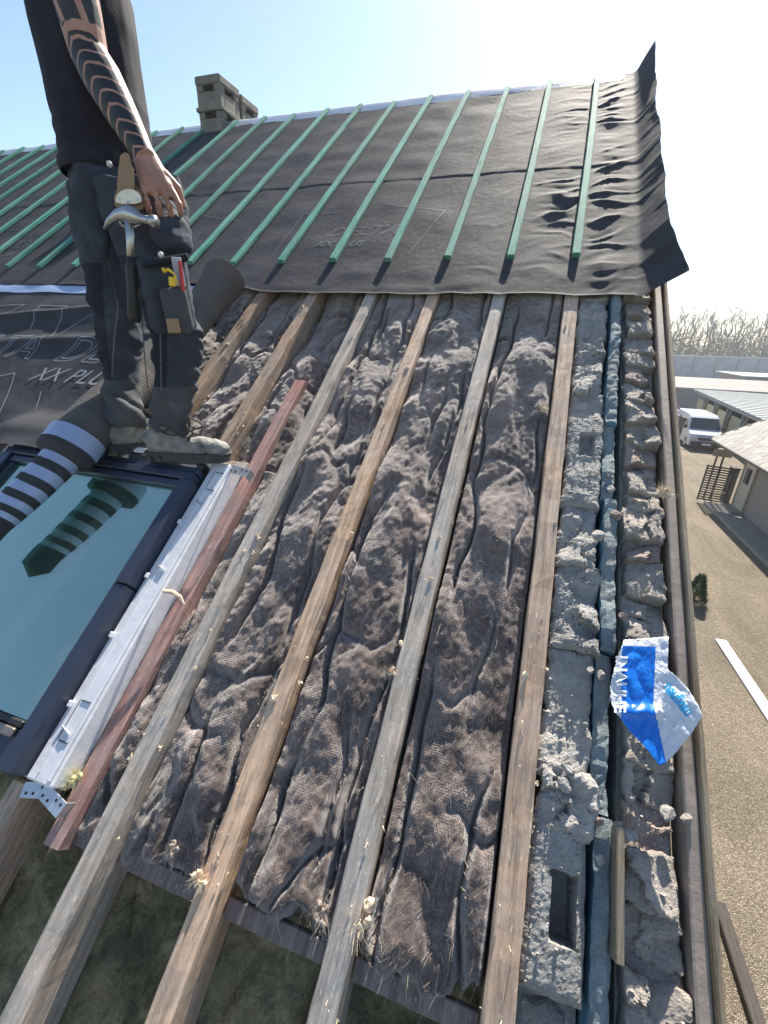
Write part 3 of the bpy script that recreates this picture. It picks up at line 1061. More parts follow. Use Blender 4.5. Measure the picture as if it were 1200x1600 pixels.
def quilt(u0, u1, v0, v1, seed, label, base=-.068, amp=1.0, nfib=900, dark=False):
    du, dv = .0055, .0075
    nu, nv = int((u1 - u0) / du), int((v1 - v0) / dv)
    a = np.linspace(0, 1, nu); b = np.linspace(0, 1, nv)
    A, Bb = np.meshgrid(a, b, indexing='ij')
    w, L = u1 - u0, v1 - v0
    U = A * w; V = Bb * L
    # ragged lower end
    rag = .05 * fbm(A * w * 14, seed * 3.3, .5, 4)
    V = V + (rag + .01) * np.clip(1 - Bb * L / .25, 0, 1)
    wx = .05 * fbm(U * 6, V * 4, seed, 3); wy = .05 * fbm(U * 6 + 9, V * 4, seed + 4, 3)
    x, y = U + wx, V + wy
    wide = min(1.0, w / .28)
    bul = np.sin(np.pi * np.clip(A, 0, 1)) ** .6
    n = base + .022 * bul
    bill = np.sqrt(perlin(x * 4.6, y * 2.6, seed * 1.9) ** 2 + .012) + .35 * np.clip(perlin(x * 2.2, y * 1.5, seed + 8), -.5, 1)
    bill2 = np.abs(perlin(x * 12, y * 9, seed * 2.7 + 5))
    bill3 = np.abs(perlin(x * 27, y * 21, seed * 3.1 + 9))
    n = n + amp * (.066 * bill + .013 * bill2 + .003 * bill3 + .010 * perlin(x * 9, y * 6, seed + 3))
    n = n + .0035 * fbm(U * 60, V * 45, seed, 3) + .012 * fbm(U * 2.5, V * 2.0, seed + 2, 2)
    # long creases beside the rafters where the quilt edge is folded up
    for c0, dep, sg in ((.055, .060, .009), (w - .050, .055, .009), (w * .55 + .03 * math.sin(seed), .034, .010)):
        if w < .2 and c0 > .05: continue
        line = c0 + .055 * perlin(V * 1.9, seed * 5 + c0 * 9, .3) + .020 * perlin(V * 6, seed * 5 + c0 * 9, .7)
        n = n - dep * np.exp(-((U - line) / sg) ** 2) * sstep(-.15, .35, perlin(V * 2.0, seed + c0 * 30, 2.0) + (.25 if dep > .04 else -.05))
    # transverse tucks
    for q in range(int(L / .45)):
        vc = (q + .5) * .45 + .12 * math.sin(seed * 7 + q * 3)
        ln = vc + .16 * perlin(U * 4, q * 3.0, seed) + .06 * perlin(U * 13, q * 5.0, seed + 2) + .22 * (A - .5) * math.sin(q * 5 + seed)
        n = n - .020 * np.exp(-((V - ln) / .014) ** 2) * sstep(-.1, .6, perlin(U * 5, q * 8.0, seed + 1) + .2)
    n = np.minimum(n, .030)
    n = np.where(v0 + V > 2.12, np.minimum(n, .030 - .05 * sstep(2.14, 2.24, v0 + V)), n)
    # ends roll down
    n = n - .10 * np.clip(1 - Bb * L / .035, 0, 1) ** 2
    eg = np.minimum(A, 1 - A) * w
    n = n - .05 * np.clip(1 - eg / .012, 0, 1) ** 2
    P = np.stack([U, V, n], -1)
    Z = np.zeros((nu + 2, nv + 2, 3)); Z[1:-1, 1:-1] = P
    Z[0, 1:-1] = P[0]; Z[-1, 1:-1] = P[-1]; Z[:, 0] = Z[:, 1]; Z[:, -1] = Z[:, -2]
    for sl in ((0, slice(None)), (-1, slice(None)), (slice(None), 0), (slice(None), -1)):
        Z[sl][..., 2] = -.155
    W = RM(u0, v0, 0)
    me = grid_mesh('insulation_quilt', Z)
    o = mobj('insulation_quilt', me, M['wool'], None, W, True)
    tag(o, label, 'insulation', 'sooty insulation quilts between the rafters')
    # loose strands pulled out of the face and the torn lower edge
    rs = np.random.RandomState(int(seed * 100) + 3)
    S = []
    for i in range(nfib):
        if i < nfib * .22 and v0 < 0:
            iu, iv = rs.randint(2, nu - 2), rs.randint(0, 7)
        else:
            iu, iv = rs.randint(2, nu - 2), rs.randint(2, nv - 2)
        p = P[iu, iv].copy()
        ln = .010 + .026 * rs.rand() ** 2
        th = rs.rand() * 6.28
        d = np.array([math.cos(th), math.sin(th), .15 + .25 * rs.rand()])
        if iv < 7: d = np.array([rs.normal() * .5, -.6, -.3 + .5 * rs.rand()])
        cur = rs.normal(size=3) * .8
        pts = []
        for k in range(5):
            t = k / 4
            q = p + d * ln * t + cur * ln * t * t - np.array([0, 0, .9 * ln * t * t])
            pts.append(q)
        S.append(pts)
    # wisps combed over the face, following it
    nw = int(w * L * 4500)
    for i in range(nw):
        iu, iv = rs.uniform(2, nu - 3), rs.uniform(4, nv - 4)
        ln = rs.uniform(.012, .045)
        th = 6.28 * perlin(iu * du * 5 + seed, iv * dv * 4, 3.0) * 1.6 + rs.normal() * .5 + 1.2
        cv = rs.normal() * 1.6
        lift = rs.uniform(-.0012, .0035)
        pts = []
        for k in range(4):
            a_ = th + cv * k / 3
            iu += math.cos(a_) * ln / 3 / du; iv += math.sin(a_) * ln / 3 / dv
            q = P[int(min(max(iu, 1), nu - 2)), int(min(max(iv, 1), nv - 2))].copy()
            q[0] = iu * du if 0 < iu < nu - 1 else q[0]; q[2] += lift + .002 * k * (1 - k / 3)
            pts.append(q)
        S.append(pts)
    f = mobj('fibres', ribbons(S, .0006), M['fibre'], o, W)
    f['kind'] = 'stuff'
    return o


ru = lambda k: U0 - SP * k
quilt(ru(1) + .034, ru(0) - .036, -.40, 2.42, 1.3, 'widest sooty wool quilt, in the bay next to the brown rafter at the gable wall')
quilt(ru(2) + .034, ru(1) - .034, -.40, 2.42, 2.6, 'sooty wool quilt in second bay from the gable, between grey and orange rafters')
quilt(ru(3) + .034, ru(2) - .034, -.42, 2.42, 3.9, 'sooty wool quilt in third bay from the gable, left of the orange rafter')
quilt(-1.104, ru(3) - .034, -.43, .97, 5.1, 'narrow sooty wool strip between red timber and grey rafter beside the roof window', base=-.085, amp=.8, nfib=500)
quilt(ru(4) + .034, ru(3) - .034, .985, 2.42, 6.4, 'short sooty wool quilt around the top end of the red timber', base=-.105, amp=.8, nfib=400)
quilt(ru(5) + .034, ru(4) - .034, .985, 2.42, 7.7, 'short sooty wool quilt in front of the worker\'s boot, above the roof window', base=-.085, amp=.85, nfib=400)
quilt(ru(6) + .034, ru(5) - .034, .985, 2.42, 8.8, 'short sooty wool quilt behind the worker\'s legs beside the underlay roll', nfib=250)


def old_wool():
    a = np.linspace(-2.4, .15, 190); b = np.linspace(EV + .1, 2.4, 260)
    A, B = np.meshgrid(a, b, indexing='ij')
    n = -.205 + .06 * np.abs(perlin(A * 4, B * 3, 4.4)) + .03 * np.abs(perlin(A * 11, B * 8, 2.2)) + .012 * fbm(A * 25, B * 18, 1.0, 3)
    for uc in (-.62, -.28, -1.0):
        n = n - .05 * np.exp(-((A - uc - .03 * perlin(B * 3, uc)) / .015) ** 2)
    hole = (A < -1.28) & (A > -2.6) & (B > -.36) & (B < .93)
    n = np.where(hole, -.95, n)
    me = grid_mesh('insulation_layer', np.stack([A, B, n], -1))
    tag(mobj('insulation_layer', me, M['old_wool'], None, RM(0, 0, 0), True),
        'shaded olive glass wool layer deep between rafters at the bottom edge', 'insulation')


old_wool()


def fluff():
    """scraps of wool and wood shavings on the rafters: too many to count"""
    rs = np.random.RandomState(9)
    mb = MB()
    S = []
    for i in range(300):
        k = rs.randint(0, 6)
        v = rs.uniform(-.5, 2.2) if k < 4 else rs.uniform(1.0, 2.2)
        side = rs.choice([-1, 1])
        edge = rs.rand() < .55
        u = ru(k) + (side * rs.uniform(.028, .040) if edge else rs.uniform(-.025, .025))
        n = .004 if not edge else rs.uniform(-.02, .006)
        r = .0025 + .007 * rs.rand() ** 3
        if i % 3 == 0:
            r2 = r * rs.uniform(.8, 1.6)
            q = len(mb.v)
            mb.ball((u, v, n), (r, r2, r * .6), 7, 5)
            for j in range(q, len(mb.v)):
                p = np.array(mb.v[j]); c = np.array([u, v, n])
                mb.v[j] = tuple(c + (p - c) * (1 + .5 * rs.normal()))
        ln = .006 + .022 * rs.rand() ** 2
        th = rs.rand() * 6.28
        S.append([(u + math.cos(th) * ln * t, v + math.sin(th) * ln * t, n + .003 + .012 * t * (1 - t) * 2 + .004 * math.sin(t * 7 + i)) for t in (0, .25, .5, .75, 1)])
    me = mb.mesh('wool_scraps')
    me2 = ribbons(S, .0011)
    bm = bmesh.new(); bm.from_mesh(me); bm.from_mesh(me2); bm.to_mesh(me); bm.free()
    o = mobj('wool_scraps', me, M['fluff'], None, RM(0, 0, 0))
    tag(o, 'tiny pale wool scraps and wood shavings scattered along the rafters', 'debris', kind='stuff')

    def tuft(px, py, n, r, m, label, nstr=130):
        u, v = rp(px, py, n)
        mb = MB()
        for q in range(7):
            mb.ball((rs.normal() * r * .5, rs.normal() * r * .6, rs.normal() * r * .15), (r * .38, r * .44, r * .24), 8, 6)
        me = mb.mesh('t')
        co = mesh_co(me)
        co += mesh_no(me) * (r * .5 * fbm(co[:, 0] * 2.2 / r, co[:, 1] * 2.2 / r, co[:, 2] * 2 / r, 4))[:, None]
        set_co(me, co)
        st = []
        for q in range(nstr):
            d = rs.normal(size=3); d[2] = abs(d[2]) * .4
            d /= np.linalg.norm(d)
            c = rs.normal(size=3) * .6
            st.append([tuple(d * r * (.25 + .75 * t) + c * r * 1.2 * t * t) for t in (0, .33, .66, 1)])
        me2 = ribbons(st, .0006)
        bm = bmesh.new(); bm.from_mesh(me); bm.from_mesh(me2); bm.to_mesh(me); bm.free()
        tag(mobj('wool_tuft', me, M[m], None, RM(u, v, n + r * .3), True), label, 'wool tuft', 'torn tufts of wool')
    tuft(120, 1212, -.01, .022, 'yellow_fluff', 'yellow wool tuft at the lower corner of the window frame')
    tuft(313, 1372, .006, .018, 'fluff', 'pale wool tuft on the orange rafter where the quilt ends')
    tuft(560, 1438, -.02, .026, 'fluff', 'large frayed wool tuft beside lower end of grey rafter')
    tuft(505, 1425, -.03, .02, 'fibre', 'grey frayed tuft left of lower end of grey rafter')
    tuft(1036, 770, .012, .022, 'fluff', 'pale wool tuft caught on the stone wall beside the metal channel')
    tuft(850, 640, .0, .014, 'fluff', 'pale wool tuft at edge of brown gable rafter high up')
    tuft(612, 1050, .004, .010, 'fluff', 'small pale tuft on left edge of grey second rafter')
    tuft(270, 1330, -.02, .016, 'fibre', 'frayed tuft hanging where grey rafter leaves the quilt')
    # rolled strip of torn paper on the window edge
    st = [at for at in ((-1.165, .318), (-1.135, .325), (-1.105, .318), (-1.085, .298))]
    mb = MB().tube([RP(u, v, .05 - .012 * i) for i, (u, v) in enumerate(st)], [.006, .008, .006, .004], 7)
    tag(mb.build('torn_strip', M['fluff'], local=RM(-1.12, .32, .04)), 'curled tan torn strip lying over window flange and red timber', 'strip')


fluff()


# ================================================================== UNDERLAY
def wr(u, v):
    """height of the upper underlay over the rafters"""
    u = np.asarray(u, float); v = np.asarray(v, float)
    ph = (u - .133) / SP
    pin = np.abs(np.sin(np.pi * ph)) ** .8
    pin = np.where(u > .133, np.clip((u - .133) / .12, 0, 1), pin)
    pin = pin * (1 - .75 * sstep(.24, .40, u))
    right = sstep(-1.0, .15, u)
    wx = .10 * fbm(u * 2.2, v * 1.5, 3.0, 3)
    s1 = perlin(u * 1.7 + 3, (v + wx + .18 * u) * 5.0, 1.0)
    s2 = perlin(u * 2.6 + 9, (v + wx - .30 * u) * 9.0, 6.0)
    s3 = perlin(u * 4 + 1, (v + wx) * 17, 2.0)
    mask = .25 + .9 * sstep(-.15, .45, perlin(u * 1.3, v * 1.1, 12.0))
    n = .004 + pin * (right * mask * (.009 * (s1 + .25) + .009 * s2 + .006 * s3 + .013 * np.clip(1 - 5 * np.abs(perlin(u * 1.4 + 5, (v + wx - .2 * u) * 4.2, 15.0)), 0, 1) ** 2) + .004 + .006 * perlin(u * 1.5, v * 2.2, 5.0))
    n = n + pin * (1 - right) * (.008 * perlin(u * 2.5, v * 4.0, 8.0))
    n = n + .004 * sstep(3.715, 3.722, v + .01 * perlin(u * 2.0, 3.0))
    low = np.clip(1 - (v - 2.24) / .35, 0, 1)
    n = n + low * pin * .009 * (perlin(u * 3.2, v * 8, 4.0) + .3)
    return np.maximum(n, .0015)


def text_mesh(body, size, shear=0.0, fill=True, bold=0.0):
    c = bpy.data.curves.new('t', 'FONT')
    c.body = body; c.size = size; c.shear = shear; c.resolution_u = 3; c.offset = bold
    c.fill_mode = 'BOTH' if fill else 'NONE'
    o = bpy.data.objects.new('t', c)
    COL.objects.link(o)
    dg = bpy.context.evaluated_depsgraph_get()
    me = bpy.data.meshes.new_from_object(o.evaluated_get(dg))
    bpy.data.objects.remove(o, do_unlink=True)
    bpy.data.curves.remove(c)
    return me


def edge_ribbons(segs, width, fn, step=.025):
    """segs: list of 2D (a, b) pairs; fn maps (u, v) arrays to n; returns mesh in roof coordinates"""
    V, F = [], []
    for a, b in segs:
        a, b = np.array(a, float), np.array(b, float)
        L = np.linalg.norm(b - a)
        if L < 1e-5: continue
        k = max(2, int(L / step) + 1)
        t = np.linspace(0, 1, k)[:, None]
        p = a + (b - a) * t
        d = (b - a) / L
        nrm = np.array([-d[1], d[0]]) * width / 2
        l, r = p + nrm, p - nrm
        base = len(V)
        for q in range(k):
            V.append((l[q, 0], l[q, 1], 0)); V.append((r[q, 0], r[q, 1], 0))
            if q: F.append((base + 2 * q - 2, base + 2 * q - 1, base + 2 * q + 1, base + 2 * q))
    V = np.array(V)
    V[:, 2] = fn(V[:, 0], V[:, 1]) + .0025
    me = bpy.data.meshes.new('print')
    me.from_pydata([tuple(p) for p in V], [], F)
    me.update()
    return me


def text_segs(body, size, shear, u, v):
    me = text_mesh(body, size, shear, False)
    co = mesh_co(me)
    segs = [((co[e.vertices[0]][0] + u, co[e.vertices[0]][1] + v), (co[e.vertices[1]][0] + u, co[e.vertices[1]][1] + v)) for e in me.edges]
    bpy.data.meshes.remove(me)
    return segs


def poly_segs(pts):
    return list(zip(pts[:-1], pts[1:]))


def upper_underlay():
    root = empty('underlay_sheet', RP(-4.5, 2.3, 0), 'large dark underlay sheet on the upper roof with wrinkled, turned up right edge', 'underlay')
    FOLD = .405
    a1 = np.concatenate([np.linspace(LEFT, -3.0, 90), np.linspace(-2.96, -1.2, 75), np.linspace(-1.185, FOLD, 150)])
    nd = 26
    b = np.concatenate([np.linspace(2.235, 2.6, 42), np.linspace(2.612, RV, 225)])
    A, B = np.meshgrid(a1, b, indexing='ij')
    lip = .095 * sstep(-1.5, -2.1, A) + .018 * perlin(A * 2.3, 1.0, 2.0) + .006 * perlin(A * 9, 1.0, 3.0)
    Bv = B + lip * np.clip(1 - (B - 2.235) / .2, 0, 1)
    n = wr(A, Bv)
    n = n + .010 * np.clip(1 - (B - 2.235) / .03, 0, 1) ** 2
    P = np.stack([A, Bv, n], -1)
    # turned-up verge strip
    d = np.linspace(0, 1, nd + 1)[1:]
    D, B2 = np.meshgrid(d, b, indexing='ij')
    hi = sstep(4.6, 5.45, B2)
    lo = sstep(2.75, 2.25, B2)
    dm = .185 + .014 * fbm(B2 * 2.0, 4.0, 1.0, 3) + .05 * hi ** 2 + .035 * lo
    th = np.radians(50 + 8 * perlin(B2 * 1.3, 2.0, 9.0) + 14 * hi - 14 * lo)
    s = D * dm
    # bend gradually: integrate angle
    bend = sstep(0, .35, D)
    ang = th * bend
    du = np.cumsum(np.cos(ang), 0) * (dm / nd)
    dn = np.cumsum(np.sin(ang), 0) * (dm / nd)
    w = wr(np.full_like(B2, FOLD), B2)
    wav = .012 * perlin(B2 * 3, D * 1.5, 7.0) * D + .003 * perlin(B2 * 11, D * 2, 3.0) * D
    Q = np.stack([FOLD + du + wav, B2 + 0 * D + .02 * lo * D, w + dn + wav * .4], -1)
    P = np.concatenate([P, Q], 0)
    me = grid_mesh('sheet', P)
    W = RM(0, 0, 0)
    sh = mobj('sheet', me, M['membrane'], root, W, True)
    # ridge tape strip over the edge
    a = np.linspace(LEFT, .36, 260)
    rows = []
    for vv, nn in ((5.33, .004), (5.40, .010), (5.46, .016), (5.50, .012)):
        rows.append(np.stack([a, np.full_like(a, vv) + .012 * perlin(a * 1.7, vv * 3, 1.0), wr(a, np.full_like(a, vv)) * .6 + nn + .008 * np.abs(perlin(a * 3.5, vv * 9, 4.0))], -1))
    rows.append(rows[-1] + np.array([0, .03, -.06]))
    mobj('ridge_tape', grid_mesh('ridge_tape', np.array(rows)), M['ridge_tape'], root, W, True)
    # faint print
    segs = []
    for u in (-6.4, -4.75, -3.1, -1.5):
        segs += text_segs('DELTA', .17, .35, u, 2.92)
        segs += text_segs('XX PLUS', .09, .35, u - .03, 2.78)
        segs += poly_segs([(u - .30, 2.68), (u - .30, 3.25), (u - .02, 3.25)])
        segs += poly_segs([(u + .66, 2.66), (u + .78, 3.20), (u + .30, 3.34)])
    mobj('print', edge_ribbons(segs, .006, wr), M['print_faint'], root, W)['kind'] = 'stuff'
    return root


upper_underlay()


def battens():
    rs = np.random.RandomState(4)
    for k in range(0, 25):
        u = .133 - .3632 * k
        v0 = 2.575 + rs.uniform(-.012, .012)
        o = beam('batten', u, v0, 5.455 + rs.uniform(-.03, .015), .043, .027, .037, M['batten_green'], house, 100 + k, wob=.0015, step=.12,
                 skew=rs.uniform(-.02, .02), warp=.006)


battens()


def lower_underlay():
    root = empty('underlay_sheet', RP(-3.2, .8, 0), 'lower dark underlay sheet with large outlined lettering, rolled up beside the roof window', 'underlay')
    W = RM(0, 0, 0)

    def fn(u, v):
        u = np.asarray(u, float); v = np.asarray(v, float)
        n = .008 + .012 * (perlin(u * 1.6, v * 2.4, 21.0) + .4) + .006 * perlin(u * 4, v * 5.5, 5.0)
        n = n + .05 * np.exp(-((v - 1.75 - .20 * (u + 2.5) * .5) / .05) ** 2) * .5 * sstep(-4.6, -2.6, u)
        n = n + .022 * np.exp(-((v - 2.08 - .15 * (u + 2.6)) / .035) ** 2)
        return np.maximum(n, .002)
    a = np.linspace(-6.2, -1.93, 240); b = np.linspace(.80, 2.30, 150)
    A, B = np.meshgrid(a, b, indexing='ij')
    Bv = B + .02 * perlin(A * 2, 3.0) * np.clip(1 - (B - .8) / .3, 0, 1)
    n = fn(A, Bv) + .10 * sstep(1.15, .90, B) * sstep(-2.75, -2.5, A) + .02 * np.clip(1 - (B - .8) / .10, 0, 1) ** 2 * (perlin(A * 2.5, 1.0, 1.0) + .6)
    mobj('sheet', grid_mesh('sheet', np.stack([A, Bv, n], -1)), M['membrane'], root, W, True)
    a = np.linspace(-6.2, -1.95, 170)
    rows = []
    for j, vv in enumerate(np.linspace(2.235, 2.325, 6)):
        rows.append(np.stack([a, vv + .006 * perlin(a * 2, 1.0), fn(a, vv) + .004 + .003 * np.abs(perlin(a * 5, vv * 8, 2.0))], -1))
    mobj('adhesive_strip', grid_mesh('adhesive_strip', np.array(rows)), M['tape_blue'], root, W, True)
    # print, placed where it reads on the sheet
    q = lambda x, y: rp(x, y, .012)
    segs = []
    b0 = q(78, 563)
    h = q(95, 528)[1] - b0[1]
    sz = h / .70
    segs += text_segs('DELTA', sz, .35, b0[0] + .01, b0[1])
    segs += text_segs('DELTA', sz, .35, b0[0] - sz * 3.62, b0[1])
    segs += poly_segs([q(47, 515), q(64, 479), q(106, 479), q(80, 530), q(150, 490)])
    segs += poly_segs([q(-60, 600), q(24, 583), q(0, 650)])
    segs += poly_segs([q(65, 612), q(47, 673), q(0, 664), q(-40, 655)])
    segs += poly_segs([q(-30, 480), q(40, 477), q(0, 497)])
    mobj('print', edge_ribbons(segs, .0075, fn), M['print_clear'], root, W)['kind'] = 'stuff'
    b1 = q(44, 594)
    s2 = (q(60, 573)[1] - b1[1]) / .72
    for du in (0, -sz * 3.62):
        tm = text_mesh('XX PLUS', s2, .35)
        co = mesh_co(tm)
        co[:, 0] += b1[0] + du; co[:, 1] += b1[1]
        co[:, 2] = fn(co[:, 0], co[:, 1]) + .006
        set_co(tm, co)
        mobj('print', tm, M['print_clear'], root, W)['kind'] = 'stuff'

    # the roll: spiral tube down the slope, telescoped at its lower end
    def roll_part(name, prof, mat, parent, ribs=0.0, seed=0, caps=True):
        v = np.array([p[0] for p in prof]); r = np.array([p[1] for p in prof]); uc = np.array([p[2] for p in prof])
        nc = np.array([p[3] for p in prof])
        k = int((v.max() - v.min()) / .004) + 2
        t = np.linspace(0, 1, k); s_ = np.linspace(0, 1, len(prof))
        vv, rr, uu, nn = np.interp(t, s_, v), np.interp(t, s_, r), np.interp(t, s_, uc), np.interp(t, s_, nc)
        th = np.linspace(0, 2 * np.pi, 56, endpoint=False)
        T, K = np.meshgrid(th, np.arange(k), indexing='ij')
        R = rr[K] * (1 + .05 * perlin(np.cos(T) * 1.2 + seed, np.sin(T) * 1.2, vv[K] * 2.5)) + ribs * np.sin(vv[K] * 2 * np.pi / .016 + 1.5 * np.sin(T) + 2 * perlin(vv[K] * 4, T * .5, seed)) * sstep(-.6, .5, perlin(vv[K] * 2.5, np.cos(T), seed + 3))
        P = np.stack([uu[K] + R * np.cos(T), vv[K] + .25 * rr[K] * 0, nn[K] + R * .92 * np.sin(T)], -1)
        me = grid_mesh(name, P, closed_u=True)
        if caps:
            bm = bmesh.new(); bm.from_mesh(me); bm.verts.ensure_lookup_table()
            loops = [[bm.verts[i * k + e] for i in range(56)] for e in (0, k - 1)]
            for e, loop in zip((0, k - 1), loops):
                ext = bm.verts.new(Vector(np.mean([q.co for q in loop], 0)) + Vector((0, .05 if e == 0 else -.05, 0)))
                for i in range(56):
                    bm.faces.new((loop[i], loop[(i + 1) % 56], ext))
            bmesh.ops.recalc_face_normals(bm, faces=bm.faces)
            bm.to_mesh(me); bm.free()
        return mobj(name, me, mat, parent, W, True)
    roll = roll_part('roll', [(2.13, .125, -1.80, .17), (2.06, .11, -1.82, .15), (1.9, .095, -1.85, .125), (1.6, .098, -1.87, .115), (1.3, .106, -1.875, .135), (1.05, .108, -1.86, .18), (.80, .110, -1.825, .214)],
                     M['membrane_back'], root, .0012, 2)
    roll_part('adhesive_band', [(.825, .116, -1.826, .216), (.752, .116, -1.828, .215)], M['tape_blue'], roll, 0, 2, caps=False)
    roll_part('winding', [(.753, .115, -1.828, .215), (.725, .113, -1.831, .213)], M['membrane'], roll, 0, 2)
    vs_ = [.735, .672, .636, .590, .556, .518, .488, .455, .430, .406, .386, .32]
    for i in range(len(vs_) - 1):
        blue = i % 2 == 0 and i < 10
        ra = .077 - .0016 * i
        ua = -1.838 - .0085 * i
        roll_part('adhesive_band' if blue else 'winding', [(vs_[i], ra, ua, .208 - .001 * i), (vs_[i + 1] - .004, ra - .002, ua - .007, .207 - .001 * i)],
                  M['tape_blue'] if blue else M['membrane'], roll, 0, 5 + i * .1, caps=not blue)
    # torn flap of the sheet end
    mb = MB()
    return root


lower_underlay()


# ================================================================== CHIMNEY
def chimney():
    y0 = RP(0, RV).y - .16
    xl = at_y(304, 122, y0).x
    xr = at_y(341, 113, y0).x
    ztop = at_y(322, 116, y0).z
    zb = RP(0, RV).z - .25
    w = xr - xl

    def ydepth(px, py, x):
        d = ray(px, py)
        return d.y * (x / d.x)
    y1 = ydepth(374, 143, xr); y2 = ydepth(403, 170, xr)
    y1 = min(max(y1, y0 + .25), y0 + .8); y2 = min(max(y2, y1 + .2), y1 + 1.2)
    root_part = MB()
    xm = (xl + xr) / 2
    # core block, coloured dark to stand for the shade inside the slots
    root_part.box((xm, (y0 + y2) / 2, (zb + ztop - .15) / 2), (w * .52, (y2 - y0) * .86, ztop - .15 - zb))
    ch = root_part.build('chimney', M['dark'], house)

    def stack(ya, yb, zt, tiers, hh):
        d = yb - ya
        z = zt
        cap = MB().box((xm, (ya + yb) / 2, z - .035), (w * 1.06, d * 1.02, .07), ch=.012)
        cap.build('cap_slab', M['chimney'], ch)
        z -= .07
        for t in range(tiers):
            b = MB()
            ww, dd = w * (.99 - .015 * t), d * (.97 - .01 * t)
            hs = .048                          # slot height
            for sx in (-1, 1):
                for sy in (-1, 1):
                    b.box((xm + sx * (ww / 2 - ww * .13), (ya + yb) / 2 + sy * (dd / 2 - dd * .13), z - hs / 2 + .001), (ww * .26, dd * .26, hs), ch=.004)
            # tapered body ring below the slot
            zt2, zb2 = z - hs, z - hh
            for (cx, cy, sx, sy) in ((0, -1, 1, 0), (0, 1, 1, 0), (-1, 0, 0, 1), (1, 0, 0, 1)):
                if sx: b.box((xm, (ya + yb) / 2 + cy * (dd / 2 - .03), (zt2 + zb2) / 2), (ww, .06, zt2 - zb2), ch=.006)
                else: b.box((xm + cx * (ww / 2 - .03), (ya + yb) / 2, (zt2 + zb2) / 2), (.06, dd - .124, zt2 - zb2), ch=.006)
            # projecting lip
            for cy in (-1, 1):
                b.box((xm, (ya + yb) / 2 + cy * (dd / 2 + .004), zb2 + .018), (ww + .03, .024, .034), ch=.006)
            for cx in (-1, 1):
                b.box((xm + cx * (ww / 2 + .004), (ya + yb) / 2, zb2 + .018), (.024, dd - .02, .034), ch=.006)
            b.build('vent_block', M['chimney'], ch)
            z -= hh
    hh = .196
    stack(y0, y1 - .01, ztop, 4, hh)
    stack(y1 + .02, y2, ztop - .02, 4, hh)


chimney()


